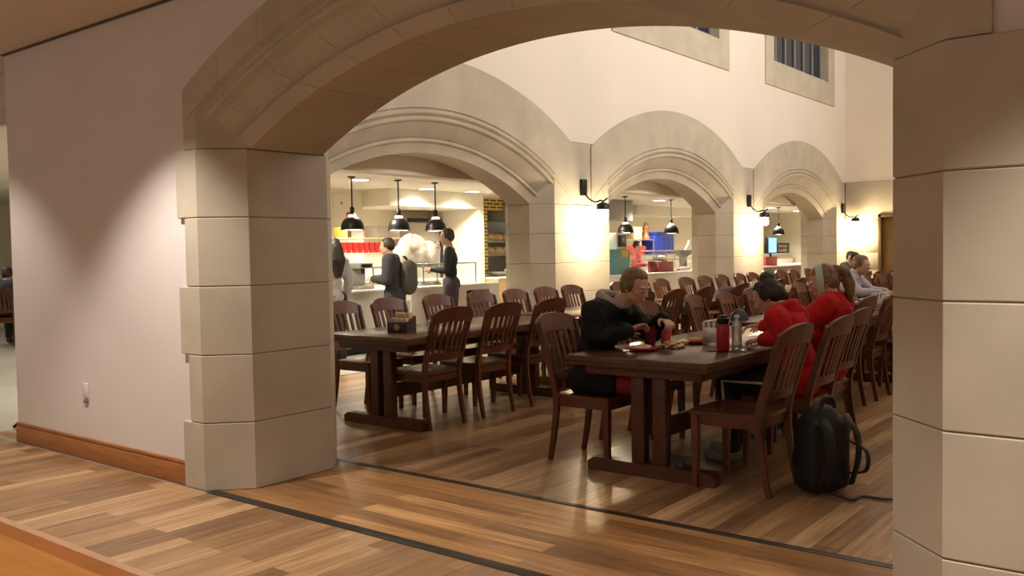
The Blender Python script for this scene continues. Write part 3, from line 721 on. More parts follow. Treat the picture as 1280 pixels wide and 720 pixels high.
# wall outlet and foreground ledge
t = empty('wall_outlet', (-6.28, YW, .49), 0, 'small white electrical outlet low on the white wall', 'outlet')
bm = B(); bx(bm, -.03, .03, -.002, .008, -.05, .05, .001); finish('cover_plate', bm, mat('outlet_white', (.76, .70, .67), .5), t)
bm = B(); bx(bm, -.028, .028, -.004, .008, -.088, -.074, .001); finish('cable_slot', bm, mat('socket_dark', (.16, .13, .12), .5), t)
t = empty('wooden_table', (-2.6, .6, 0), 0, 'corner of an orange wooden table with a painted edge highlight at the lower left', 'table')
def rr(x0, x1, y0, y1, r, n=6):
    out = []
    for cx, cy, a0 in ((x1-r, y1-r, 0), (x0+r, y1-r, PI/2), (x0+r, y0+r, PI), (x1-r, y0+r, 1.5*PI)):
        for i in range(n+1): a = a0+PI/2*i/n; out.append((cx+r*math.cos(a), cy+r*math.sin(a)))
    return out
bm = B(); block(bm, rr(-.85, .93, -.36, .335, .03), .715, .7515, lambda u, w, z: V3((u, w, z)), .001); finish('tabletop', bm, M_OAK, t)
bm = B(); block(bm, rr(-.90, .98, -.405, .385, .05), .705, .7505, lambda u, w, z: V3((u, w, z)), .003); finish('border_strip', bm, mat('deep_oak', (.50, .17, .035), .35, var=.12, scale=4), t)
bm = B(); block(bm, rr(-.935, 1.015, -.44, .418, .07), .70, .7485, lambda u, w, z: V3((u, w, z)), .012); finish('edge_band', bm, M_OAKHILITE, t)
bm = B(); bx(bm, -.82, .78, -.33, .30, .62, .70, .004); finish('apron', bm, M_OAK, t)
for sx in (-.8, .74):
    for sy in (-.31, .27):
        bm = B(); bar(bm, [(sx, sy, .70), (sx, sy, 0)], .06, .06, taper=[1, .7]); finish('leg', bm, M_OAK, t, 50)

# ------------------------------------------------------------------ servery
def rebase(t, loc):
    loc = V3(loc); d = loc-t.location; t.location = loc
    for c in children(t): c.data.transform(Matrix.Translation(-d))
    return t
def pendant(y, label, x=-10.2):
    t = empty('pendant_lamp', (x, y, 0), 0, label, 'pendant lamp', 'black dome pendants over the servery counter')
    bm = B(); lathe(bm, [(0, 2.575), (.06, 2.572), (.06, 2.555), (.02, 2.54), (0, 2.54)], n=18); tube(bm, [(0, 0, 2.55), (0, 0, 2.08)], .011, 8); finish('cord', bm, M_BLACK, t)
    bm = B(); lathe(bm, [(0, 2.12), (.02, 2.12), (.034, 2.10), (.034, 2.03), (.05, 2.02), (.05, 2.0), (0, 2.0)], n=18); finish('lamp_holder', bm, M_BLACK, t)
    bm = B(); lathe(bm, [(.052, 2.005), (.065, 1.995), (.065, 1.965), (.05, 1.96), (0, 1.96)], n=18); finish('collar', bm, mat('pendant_collar', (.9, .85, .75), .3, emit=(1, .85, .6), estr=1.5), t)
    bm = B(); pr = [(.06, 1.965)]+[(.055+.12*math.sin(a), 1.79+.175*math.cos(a)) for a in [PI/2*i/10 for i in range(1, 11)]]+[(.182, 1.78), (.18, 1.772)]
    lathe(bm, pr+[(.168, 1.778)]+[(.05+.118*math.sin(a), 1.785+.165*math.cos(a)) for a in [PI/2*(10-i)/10 for i in range(11)]], n=28); finish('lamp_shade', bm, M_BLACK, t)
    bm = B(); lathe(bm, [(0, 1.79), (.155, 1.79), (.158, 1.776), (0, 1.77)], n=24); finish('diffuser', bm, mat('pendant_glow', (1, .9, .75), .4, emit=(1, .88, .66), estr=14), t)
for y, lb in ((9.16, 'black dome pendant lamp, left of the three in the nearest arch'), (10.13, 'black dome pendant lamp, middle of the three in the nearest arch'), (10.98, 'black dome pendant lamp, right of the three in the nearest arch'),
              (17.03, 'black dome pendant lamp under the grey hood in the middle arch'), (19.12, 'black dome pendant lamp in the centre of the middle arch'), (20.6, 'black dome pendant lamp half hidden at the right of the middle arch'), (25.7, 'black dome pendant lamp seen through the far arch')):
    pendant(y, lb)
M_DISC = mat('downlight_disc', (1, .95, .85), .4, emit=(1, .90, .72), estr=14)
def downlight(x, y, z, label, energy=60, r=.14, spot=150, col=(1, .90, .70), blend=.6, grp='round ceiling downlights'):
    t = empty('ceiling_light', (x, y, z), 0, label, 'ceiling light', grp)
    bm = B(); lathe(bm, [(r, -.0), (r+.03, -.002), (r+.03, -.012), (r, -.014), (r, 0)], n=28); finish('trim_ring', bm, M_WHITE, t)
    bm = B(); lathe(bm, [(0, -.004), (r, -.004), (r, -.009), (0, -.011)], n=28); finish('diffuser', bm, M_DISC, t)
    l = bpy.data.lights.new('bulb', 'SPOT'); l.energy = energy; l.color = col; l.spot_size = math.radians(spot); l.spot_blend = blend; l.shadow_soft_size = r*.7
    o = bpy.data.objects.new('bulb', l); COL.objects.link(o); o.location = (0, 0, -.03); o.parent = t
for i, (x, y) in enumerate(((-10.5, 9.6), (-11.25, 11.9), (-11.2, 13.1), (-10.5, 16.0), (-10.5, 19.1), (-10.5, 22.4), (-10.5, 25.8), (-10.8, 28.8), (-9.2, 7.4), (-11.3, 6.4), (-13.5, 6.0), (-16.5, 6.0), (-9.3, 5.2))):
    downlight(x, y, 2.57, 'round ceiling downlight in the servery, number %d from the front' % (i+1) if False else 'round servery downlight %s' % ['above the left pendant', 'above the middle pendant', 'beside the tiled wall', 'in front of the grey hood', 'in the middle arch beside its pendant', 'between the middle and far arches', 'seen through the far arch', 'deep behind the far arch', 'above the queueing customers', 'behind the left pier', 'beyond the left end of the white wall', 'far beyond the left end of the white wall', 'just behind the near wall'][i], 110 if (x < -12 or i == 9) else 520 if i in (4, 5, 6, 7) else 360)
# counters
M_FRONT = mat('counter_front', (.70, .66, .58), .5)
M_DKWOOD = mat('dark_wood_front', (.16, .075, .04), .45, var=.2, scale=4)
def counter(x0, x1, y0, y1, label, front=M_FRONT, recess=None):
    t = empty('serving_counter', (0, 0, 0), 0, label, 'counter', 'servery counters')
    bm = B(); bx(bm, x0-.02, x1+.02, y0, y1, .865, .90, .006); finish('countertop', bm, M_WHITE, t)
    bm = B()
    if recess:
        a, b = recess
        bx(bm, x0, x1, y0, a, .1, .864); bx(bm, x0, x1, b, y1, .1, .864); bx(bm, x0, x1-.35, a, b, .1, .864); bx(bm, x0, x1, a, b, .80, .864)
    else: bx(bm, x0, x1, y0, y1, .1, .864)
    finish('counter_body', bm, front, t, smooth=False)
    bm = B(); bx(bm, x0+.05, x1-.06, y0+.01, y1-.01, 0, .1); finish('toe_kick', bm, M_BLACK, t, smooth=False)
    if recess:
        bm = B(); bx(bm, x1-.349, x1-.34, recess[0], recess[1], .1, .80); bx(bm, x1-.34, x1-.02, recess[0]+.001, recess[1]-.001, .5, .53); finish('recess_lining', bm, mat('recess_red', (.16, .04, .03), .6), t, smooth=False)
    return rebase(t, ((x0+x1)/2, (y0+y1)/2, 0))
counter(-10.3, -9.5, 5.5, 9.42, 'white servery counter at the left where the customers queue')
counter(-10.3, -9.5, 9.66, 11.75, 'white servery counter with a dark recess at its right end', recess=(10.92, 11.5))
counter(-10.3, -9.5, 13.4, 21.8, 'white servery counter seen through the middle arch')
counter(-10.3, -9.5, 22.6, 27.5, 'servery counter with a brown wooden front in the far arch', M_DKWOOD)
counter(-12.97, -12.2, 11.35, 13.7, 'white work counter against the back wall of the servery')
counter(-12.97, -12.2, 17.7, 26.2, 'white work counter along the back wall in the middle and far arches')
# glass guard with steel rails
def guard(x, y0, y1, zs, label, n):
    t = empty('sneeze_guard', (x, 0, 0), 0, label, 'glass guard', 'glass food guards')
    for z in zs:
        bm = B(); bx(bm, -.02, .02, y0, y1, z-.012, z+.012, .005); finish('rail', bm, M_STEEL, t)
    for i in range(n):
        y = y0+.02+(y1-y0-.04)*i/(n-1); bm = B(); tube(bm, [(0, y, .9), (0, y, max(zs))], .013, 8); finish('upright', bm, M_STEEL, t)
    bm = B(); bx(bm, -.004, .004, y0, y1, zs[0]-.2, zs[-1]-.012 if len(zs) > 1 else zs[0]-.012); finish('glass_panel', bm, M_GLASS, t, smooth=False)
guard(-9.95, 9.75, 11.7, [1.235], 'steel-railed glass guard on the counter in the nearest arch', 3)
guard(-9.95, 16.6, 20.2, [1.17, 1.37], 'steel-railed glass guard on the counter in the middle arch', 3)
# rack carrying the bag and bucket
t = empty('steel_shelf', (-10.75, 11.0, 0), 0, 'steel pass shelf carrying the white bag and the bucket', 'shelf')
bm = B(); bx(bm, -.25, .28, -.75, .5, 1.17, 1.2, .004); finish('shelf_board', bm, M_STEEL, t)
for sx in (-.22, .25):
    for sy in (-.72, .47):
        bm = B(); tube(bm, [(sx, sy, 0), (sx, sy, 1.175)], .015, 8); finish('leg', bm, M_STEEL, t)
bm = B(); bx(bm, -.25, .28, -.75, .5, .5, .53, .004); finish('shelf_board', bm, M_STEEL, t)
bm = B()
for i in range(9): ell(bm, (random.uniform(-.1, .1), -.28+.075*i, .16+.05*math.sin(i*1.7)), (.15, .13, .17+.04*random.random()))
ell(bm, (0, 0, .36), (.15, .3, .16)); ell(bm, (.02, -.1, .42), (.1, .14, .12))
for v in bm.verts: v.co.z = max(0.002, v.co.z)
o = fuse('plastic_bag', bm, mat('white_bag', (.60, .56, .50), .4), .022, None, 3, noise=.05, nscale=.09); o.location = (-10.62, 10.86, 1.2); tag(o, 'big bulging white plastic bag on the steel shelf', 'bag')
t = empty('bucket', (-10.6, 11.37, 1.2), 0, 'white bucket with a reddish lid beside the white bag', 'bucket')
bm = B(); lathe(bm, [(0, 0), (.085, 0), (.1, .27), (.105, .27), (.105, .285), (0, .285)], n=24); finish('bucket_body', bm, M_WHITE, t)
bm = B(); lathe(bm, [(0, .286), (.108, .286), (.108, .31), (.09, .315), (0, .315)], n=24); finish('bucket_lid', bm, mat('salmon_lid', (.6, .22, .13), .5), t)
bm = B(); tube(bm, [(.1*math.cos(a), .1*math.sin(a)*.2, .27+.12*math.sin(a)) for a in [PI*i/10 for i in range(11)]], .006, 6); finish('bucket_handle', bm, M_BLACK, t)
# back shelf with red cups
t = empty('wall_shelf', (-11.4, 10.35, 0), 0, 'two-tier pale shelf holding red cups behind the counter', 'shelf')
for z in (1.405, 1.66):
    bm = B(); bx(bm, -.18, .18, -.95, .95, z, z+.025, .004); finish('shelf_board', bm, mat('shelf_pale', (.62, .45, .30), .5), t)
for y in (-.93, .93):
    for x in (-.16, .16):
        bm = B(); tube(bm, [(x, y, 0), (x, y, 1.67)], .014, 8); finish('post', bm, M_STEEL, t)
cl = ['first', 'second', 'third', 'fourth', 'fifth', 'sixth', 'seventh', 'eighth', 'ninth', 'tenth']
for i in range(10):
    cup(-11.3, 9.93+i*.125, M_RED, 'red cup under the upper shelf board, %s from the left' % cl[i], .17, .056, 1.431, 'red cups on the back shelf')
bm = B(); bx(bm, -.1, .1, -.06, .06, 0, .17, .004); thing_mesh('carton', bm, mat('yellow_carton', (.80, .60, .12), .6), 'yellow carton at the left end of the top shelf', 'box', loc=(-11.38, 9.96, 1.686))
bm = B(); lathe(bm, [(0, 0), (.045, 0), (.045, .12), (.015, .16), (.015, .2), (0, .2)], n=16); thing_mesh('sauce_bottle', bm, mat('brown_bottle', (.09, .04, .02), .3), 'dark bottle between the yellow carton and the metal box', 'bottle', loc=(-11.38, 10.13, 1.686))
t = empty('metal_box', (-11.4, 10.92, 1.686), 0, 'dull metal box with a lid on the top shelf', 'box')
bm = B(); bx(bm, -.15, .15, -.27, .27, 0, .17, .008); finish('box_body', bm, mat('dull_metal', (.42, .38, .31), .45, .3), t)
bm = B(); bx(bm, -.155, .155, -.275, .275, .171, .2, .006); finish('box_lid', bm, mat('dull_metal', (.42, .38, .31), .45, .3), t)
# poster
t = empty('wall_poster', (-12.295, 10.82, 2.04), 0, 'pale poster with a red spot on the back wall', 'poster')
bm = B(); bx(bm, -.003, .006, -.22, .22, 0, .47, .002); finish('poster_sheet', bm, mat('poster_paper', (.80, .72, .62), .8), t)
bm = B(); lathe(bm, [(0, .007), (.05, .0085), (0, .010)], n=20, M=Matrix.Translation((0, .12, .08)) @ Matrix.Rotation(PI/2, 4, 'Y')); finish('red_spot', bm, M_RED, t)
bm = B(); lathe(bm, [(0, .007), (.03, .0085), (0, .010)], n=20, M=Matrix.Translation((0, -.03, .28)) @ Matrix.Rotation(PI/2, 4, 'Y')); finish('brown_spot', bm, M_BREAD, t)
# counter clutter near the customers
t = empty('coffee_machine', (-9.95, 9.05, .9), 0, 'grey and black countertop dispenser in front of the dark-coated customer', 'dispenser')
bm = B(); bx(bm, -.17, .17, -.14, .14, 0, .05, .01); bx(bm, -.17, -.02, -.14, .14, .05, .34, .012); bx(bm, -.17, .15, -.14, .14, .30, .38, .015); finish('machine_body', bm, M_GREYMETAL, t)
bm = B(); lathe(bm, [(0, .22), (.02, .22), (.03, .3), (0, .3)], (.07, 0, 0), 14); bx(bm, .145, .156, -.1, .1, .315, .365, .003); finish('spout', bm, M_BLACK, t)
def dome(x, y, label):
    t = empty('glass_dome', (x, y, .9), 0, label, 'cake dome', 'glass cake domes on the counter')
    bm = B(); lathe(bm, [(0, 0), (.1, 0), (.16, .012), (.16, .02), (0, .022)], n=24); finish('cake_stand', bm, M_STEEL, t)
    bm = B(); lathe(bm, [(.145, .022)]+[(.145*math.cos(a), .06+.14*math.sin(a)) for a in [PI/2*i/9 for i in range(10)]]+[(.018, .205), (.02, .225), (0, .235)], n=24); finish('cover', bm, mat('dome_glass', (.85, .85, .82), .08, trans=.7), t)
    bm = B(); ell(bm, (0, 0, .06), (.1, .1, .038)); finish('pastry', bm, mat('pale_bread', (.60, .40, .28), .8), t)
dome(-9.95, 8.3, 'glass dome over pastry on the left counter, left one'); dome(-9.95, 8.68, 'glass dome over pastry on the left counter, right one')
def pan(x, y, label, w=.3, l=.5):
    t = empty('food_pan', (x, y, .9), 0, label, 'food pan', 'steel food pans on the counter')
    bm = B(); r = rr(-w/2, w/2, -l/2, l/2, .04); block(bm, r, .001, .03, lambda u, v, z: V3((u, v, z)), .006); finish('pan_body', bm, M_STEEL, t)
    bm = B(); block(bm, inset(r, .03), .03, .045, lambda u, v, z: V3((u, v, z)), .012); finish('food', bm, mat('dark_food', (.20, .14, .08), .6, var=.5, scale=30), t)
pan(-10.05, 9.98, 'steel food pan on the recessed counter, left of the two'); pan(-10.05, 10.55, 'steel food pan on the recessed counter, right of the two')
# bread niche
M_RACK = mat('rack_wire', (.30, .26, .2), .4, .7)
for k, z in enumerate((1.33, 1.62)):
    t = empty('bread_rack', (-12.6, 15.9, z), 0, ['lower', 'upper'][k]+' wire shelf of the tiled bread niche', 'rack', 'wire shelves of the bread niche')
    bm = B()
    for i in range(9): bx(bm, -.25+i*.06, -.245+i*.06, -1.0, 1.0, 0, .008)
    for y in (-1, -.33, .33, 1): bx(bm, -.26, .26, y-.006, y+.006, -.012, 0)
    finish('rack_wires', bm, M_RACK, t, smooth=False)
    bm = B(); bx(bm, .245, .26, -1.0, 1.0, -.012, .05, .003); finish('front_lip', bm, M_RACK, t)
    for i in range(6):
        bm = B(); ell(bm, (0, 0, .085), (.2, .15, .09)); ell(bm, (.06, .02, .12), (.11, .1, .07))
        o = fuse('bread_loaf', bm, mat('bread_tan', (.66, .46, .24), .7, var=.3, scale=12), .02, None, 2, noise=.02); o.location = (-12.57, 15.12+i*.31, z+.012); o.rotation_euler = (0, 0, random.uniform(-.5, .5))
        tag(o, 'bread loaf on the %s niche shelf, %s from the left' % (['lower', 'upper'][k], cl[i]), 'bread', 'bread loaves in the niche')
t = empty('niche_lamp', (-12.33, 16.75, 1.9), 0, 'small white tube lamp at the right of the tiled bread niche', 'lamp')
bm = B(); tube(bm, [(0, 0, .1), (0, 0, .38)], .03, 12); finish('tube', bm, M_DISC, t)
bm = B(); bx(bm, -.03, .03, .03, .06, .06, .42, .004); finish('bracket', bm, M_STEEL, t)
l = bpy.data.lights.new('bulb', 'POINT'); l.energy = 45; l.color = (1, .9, .75); l.shadow_soft_size = .04
o = bpy.data.objects.new('bulb', l); COL.objects.link(o); o.location = (.0, -.06, .22); o.parent = t
bm = B(); bx(bm, -13, -12.92, 14.86, 17, .95, 2.31); struct('wall_niche', bm, M_GREYMETAL, 'grey back of the bread niche', 'wall', smooth=False)
counter(-12.25, -11.3, 13.95, 15.9, 'pale wooden counter below the bread niche', mat('light_wood_front', (.50, .33, .15), .5))
bm = B(); lathe(bm, [(0, 0), (.2, 0), (.36, .09), (.38, .1), (.35, .1), (.19, .015), (0, .015)], n=28); thing_mesh('serving_bowl', bm, M_STEEL, 'wide metal bowl on the counter below the bread niche', 'bowl', loc=(-11.72, 14.6, .9))
for i in range(3):
    bm = B(); lathe(bm, [(0, 0), (.05, 0), (.055, .12), (.03, .15), (0, .15)], n=16); thing_mesh('jar', bm, mat('jar_white', (.75, .7, .62), .3), 'small white jar behind the metal bowl, %s from the left' % cl[i], 'jar', 'jars by the bowl', (-11.95, 15.05+i*.2, .9))
t = empty('wall_oven', (-12.75, 13.2, .9), 0, 'grey oven with a dark frame under the boxed soffit', 'oven')
bm = B(); bx(bm, -.2, .2, -.5, .5, .002, 1.15, .01); finish('oven_body', bm, mat('dull_metal', (.42, .38, .31), .45, .3), t)
bm = B(); bx(bm, .19, .22, -.5, .5, 1.12, 1.2, .004); bx(bm, .19, .22, .42, .5, .002, 1.12, .004); finish('oven_frame', bm, M_BLACK, t)
# middle arch
t = empty('wall_shelf', (-11.35, 19.5, 0), 0, 'steel shelf behind the counter in the middle arch', 'shelf')
for z in (1.25, 1.63):
    bm = B(); bx(bm, -.25, .25, -1.4, 1.55 if z < 1.5 else .44, z, z+.025, .004); finish('shelf_board', bm, M_STEEL, t)
for y, zt in ((-1.37, 1.64), (.42, 1.64), (1.52, 1.26)):
    for x in (-.22, .22):
        bm = B(); tube(bm, [(x, y, 0), (x, y, zt)], .015, 8); finish('post', bm, M_STEEL, t)
t = empty('storage_tote', (-11.32, 20.5, 1.277), 0, 'large blue plastic tote beyond the counter in the middle arch', 'tote')
BL = mat('blue_plastic', (.015, .035, .30), .4)
bm = B(); bx(bm, -.2, .2, -.5, .5, 0, .50, .025)
for i in range(5): bx(bm, .19, .21, -.42+i*.2, -.39+i*.2, .03, .46, .004)
finish('tote_body', bm, BL, t)
bm = B(); bx(bm, -.215, .215, -.515, .515, .501, .56, .012); finish('tote_lid', bm, BL, t)
bm = B(); lathe(bm, [(0, .0), (.55, 0), (.62, .06), (.66, .17), (.6, .21), (0, .24)], n=28, sx=.25); thing_mesh('serving_tray', bm, M_RED, 'large oval red tray under the shelf in the middle arch', 'tray', loc=(-11.3, 19.15, 1.277))
bm = B(); lathe(bm, [(0, 0), (.1, 0), (.105, .03), (.07, .1), (.06, .2), (.085, .28), (.05, .34), (.055, .38), (.03, .42), (0, .43)], n=18); thing_mesh('pepper_mill', bm, mat('turned_wood', (.26, .10, .04), .4), 'brown turned-wood mill standing on the shelf in the middle arch', 'mill', loc=(-11.3, 19.85, 1.656))
bm = B(); bx(bm, -.12, .12, -.2, .2, 0, .3, .01); thing_mesh('carton', bm, mat('tan_carton', (.52, .36, .18), .7), 'tan carton beside the turned-wood mill', 'box', loc=(-11.35, 19.35, 1.656))
t = empty('mixing_bowl', (-10.05, 19.4, .9), 0, 'grey bowl with an upright spoon on the counter in the middle arch', 'bowl')
bm = B(); lathe(bm, [(0, 0), (.09, 0), (.09, .3), (.11, .32), (.3, .46), (.31, .47), (.28, .46), (0, .36)], n=24); finish('bowl_body', bm, mat('grey_bowl', (.42, .42, .38), .4), t)
bm = B(); tube(bm, [(.0, .02, .4), (.05, .2, .62)], .02, 8); ell(bm, (.055, .215, .65), (.03, .04, .05)); finish('spoon', bm, M_WHITE, t)
t = empty('crate', (-9.85, 17.95, .9), 0, 'maroon crate with a white lid on the counter in the middle arch', 'crate')
bm = B(); bx(bm, -.15, .15, -.33, .33, 0, .24, .015); finish('crate_body', bm, mat('maroon', (.24, .03, .03), .5), t)
bm = B(); ell(bm, (0, 0, .3), (.13, .16, .07)); finish('white_cover', bm, M_WHITE, t)
t = empty('bread_basket', (-9.8, 19.9, .9), 0, 'tan bread basket at the right end of the counter in the middle arch', 'basket')
bm = B(); lathe(bm, [(0, 0), (.26, 0), (.34, .12), (.35, .125), (.32, .12), (.25, .015), (0, .015)], n=26, sx=.6); finish('basket_body', bm, mat('wicker', (.48, .29, .10), .7, var=.3, scale=40), t)
bm = B(); [ell(bm, (0, -.16+.16*i, .12), (.1, .09, .07)) for i in range(3)]; finish('bread_rolls', bm, M_BREAD, t)
bm = B(); ell(bm, (0, 0, .05), (.1, .3, .05)); bx(bm, -.11, .11, -.32, .32, 0, .02, .005); thing_mesh('white_tray', bm, M_WHITE, 'white tray with rolls between the maroon crate and the basket', 'tray', loc=(-9.75, 18.85, .9))
t = empty('drink_machine', (-9.95, 16.0, .9), 0, 'teal cabinet with yellow panel and dark screen at left of the middle arch', 'drink machine')
bm = B(); bx(bm, -.18, .18, -.5, .5, 0, .52, .015); finish('cabinet', bm, mat('teal_panel', (.10, .30, .32), .5), t)
bm = B(); bx(bm, .181, .19, .12, .4, .36, .5, .003); finish('yellow_panel', bm, mat('yellow_panel', (.75, .45, .06), .5), t)
bm = B(); bx(bm, -.12, .12, .05, .48, .521, .86, .015); f = finish('screen_frame', bm, M_WHITE, t)
bm = B(); bx(bm, .121, .126, .1, .43, .57, .81, .003); finish('screen', bm, M_BLACK, f)
# far arch
t = empty('display_screen', (-9.95, 24.52, .9), 0, 'tall glowing light-blue screen on the counter in the far arch', 'screen')
bm = B(); bx(bm, -.05, .04, -.31, .31, .33, .80, .01); tube(bm, [(-.02, 0, 0), (-.02, 0, .35)], .03, 10); bx(bm, -.12, .1, -.15, .15, 0, .02, .005); finish('screen_frame', bm, M_BLACK, t)
bm = B(); bx(bm, .041, .046, -.28, .28, .36, .77, .002); finish('screen', bm, mat('blue_screen', (.2, .5, .9), .3, emit=(.22, .55, 1), estr=1.6), t)
t = empty('crate', (-9.85, 23.95, .9), 0, 'red crate under the blue screen in the far arch', 'crate')
bm = B(); bx(bm, -.15, .15, -.4, .4, 0, .24, .015); finish('crate_body', bm, mat('red_crate', (.42, .03, .03), .5), t)
bm = B(); bx(bm, -.16, .16, -.41, .41, .2, .225, .006); finish('crate_rim', bm, mat('maroon', (.24, .03, .03), .5), t)
t = empty('toaster_oven', (-11.9, 29.9, 1.2), 0, 'black toaster oven at the back of the far arch', 'oven')
bm = B(); bx(bm, -.25, .2, -.55, .55, 0, .34, .015); finish('oven_body', bm, M_BLACK, t)
bm = B(); bx(bm, .201, .21, -.45, .3, .04, .13, .003); bx(bm, .201, .21, -.45, .3, .19, .28, .003); finish('oven_door', bm, mat('oven_glass', (.10, .06, .04), .2), t)
t = empty('back_bench', (-11.9, 28.6, 0), 0, 'steel work bench carrying the toaster oven', 'bench')
bm = B(); bx(bm, -.3, .3, -2.2, 2.2, 1.16, 1.198, .006); finish('bench_top', bm, M_STEEL, t)
bm = B(); bx(bm, -.28, .2, -2.18, 2.18, 0, 1.16); finish('bench_body', bm, M_FRONT, t, smooth=False)

# sign stand at the left edge
t = empty('sign_stand', (-7.72, 3.72, 0), 0, 'black stand foot just left of the white wall end', 'stand')
bm = B(); tube(bm, [(0, 0, .4), (0, 0, 1.3)], .014, 8); finish('pole', bm, M_BLACK, t)
for a in (4.2, 2.1, 0):
    bm = B(); tube(bm, bez([(0, 0, .42), (.2*math.cos(a), .2*math.sin(a), .22), (.46*math.cos(a), .46*math.sin(a), .012)], 5), .014, 8); finish('leg', bm, M_BLACK, t)

# ------------------------------------------------------------------ people
def unit(v): return V3(v).normalized()
def limb(bm, a, b, ra, rm, rb, bulge=.38):
    """tapering limb with a muscle belly"""
    a = V3(a); b = V3(b); chain(bm, [a, a.lerp(b, bulge), b], [ra, rm, rb])
def hand(bm, wrist, d, n, curl=.7, thumb_side=1, sc=1.):
    """palm and five separate bent fingers; d = pointing direction, n = palm-side normal"""
    d = unit(d); n = V3(n); n = (n-d*n.dot(d)).normalized(); s = d.cross(n)*thumb_side; w = V3(wrist)
    L = .082*sc
    for q in (-.026, -.009, .009, .026):
        cone(bm, w+s*q*.7*sc+d*.012, .014*sc, w+d*L+s*q*sc, .0115*sc, 1)
    for q, ln, r in ((.030, .070, .0088), (.0105, .079, .0092), (-.0095, .073, .0088), (-.029, .057, .0078)):
        p = w+d*L+s*q*1.12*sc; a = curl*.35; pts = [p]
        for fr in (.43, .32, .25):
            dd = d*math.cos(a)+n*math.sin(a)+s*q*1.5
            p = p+dd.normalized()*ln*fr*sc; pts.append(p); a += curl*.8
        chain(bm, pts, [r*sc, r*.95*sc, r*.88*sc, r*.75*sc], 1)
    p = w+d*.02*sc+s*.026*sc
    chain(bm, [p, p+(d*.55+s*.75+n*.25).normalized()*.034*sc, p+(d*.55+s*.75+n*.25).normalized()*.034*sc+(d*.85+s*.25+n*.45*curl).normalized()*.03*sc, p+(d*.55+s*.75+n*.25).normalized()*.034*sc+(d*.85+s*.25+n*.45*curl).normalized()*.03*sc+(d*.8+n*.6*curl).normalized()*.022*sc], [.0135*sc, .011*sc, .0098*sc, .008*sc], 1)
class Head:
    def __init__(s, c, fwd, k=1., up=(0, 0, 1)):
        s.c = V3(c); s.f = unit(fwd); u = V3(up); s.r = s.f.cross(u).normalized(); s.u = s.r.cross(s.f); s.k = k
        s.rot = Matrix((s.r, s.f, s.u)).transposed()
    def P(s, r, f, u): return s.c+(s.r*r+s.f*f+s.u*u)*s.k
    def E(s, bm, c, rad, sub=3, tilt=0): ell(bm, s.P(*c), tuple(x*s.k for x in rad), s.rot @ Matrix.Rotation(tilt, 3, 'X'), sub)
def head_lumps(bm, h):
    h.E(bm, (0, -.012, .032), (.074, .094, .086)); h.E(bm, (0, .012, .01), (.069, .078, .075))
    h.E(bm, (0, .028, -.045), (.055, .058, .066)); h.E(bm, (0, .062, -.094), (.024, .022, .018))
    for s in (-1, 1):
        h.E(bm, (s*.045, -.0, -.055), (.022, .045, .035)); h.E(bm, (s*.042, .058, -.018), (.022, .02, .02)); h.E(bm, (s*.074, -.012, -.008), (.009, .019, .031), 2, -.2)
        h.E(bm, (s*.03, .082, .03), (.026, .012, .009), 2)
    cone(bm, h.P(0, .084, .018), .0085*h.k, h.P(0, .106, -.02), .0125*h.k); 
    for s in (-1, 1): h.E(bm, (s*.011, .096, -.024), (.009, .011, .008), 2)
    h.E(bm, (0, .088, -.053), (.022, .010, .0065), 2); h.E(bm, (0, .086, -.065), (.019, .010, .007), 2)
def eyes(h, parent, lid):
    for s in (-1, 1):
        bm = B(); h.E(bm, (s*.031, .0775, .006), (.0135, .010, .0095), 2); e = finish('eye', bm, mat('eye_white', (.72, .68, .64), .3), parent)
        bm = B(); h.E(bm, (s*.031, .0865, .003), (.006, .0025, .006), 2); finish('iris', bm, mat('iris_dark', (.05, .035, .025), .2), e)
        bm = B(); tube(bm, [h.P(s*.016, .091, .024), h.P(s*.032, .0905, .030), h.P(s*.048, .08, .025)], .003*h.k, 6, flat=(1, .7)); finish('eyebrow', bm, lid, parent)
    bm = B(); tube(bm, [h.P(-.021, .087, -.0592), h.P(0, .0985, -.0588), h.P(.021, .087, -.0592)], .0024*h.k, 6); finish('mouth', bm, mat('lip_line', (.26, .09, .08), .5), parent)
def hair_cap(bm, h, back=0., grow=1.):
    g = grow
    h.E(bm, (0, -.030, .046), (.083*g, .093*g, .087*g)); h.E(bm, (0, -.045, .005), (.084*g, .080*g, .085*g)); h.E(bm, (0, -.006, .080), (.064*g, .070*g, .052*g))
    for s in (-1, 1): h.E(bm, (s*.068, -.022, .02), (.022*g, .056*g, .056*g), 2)
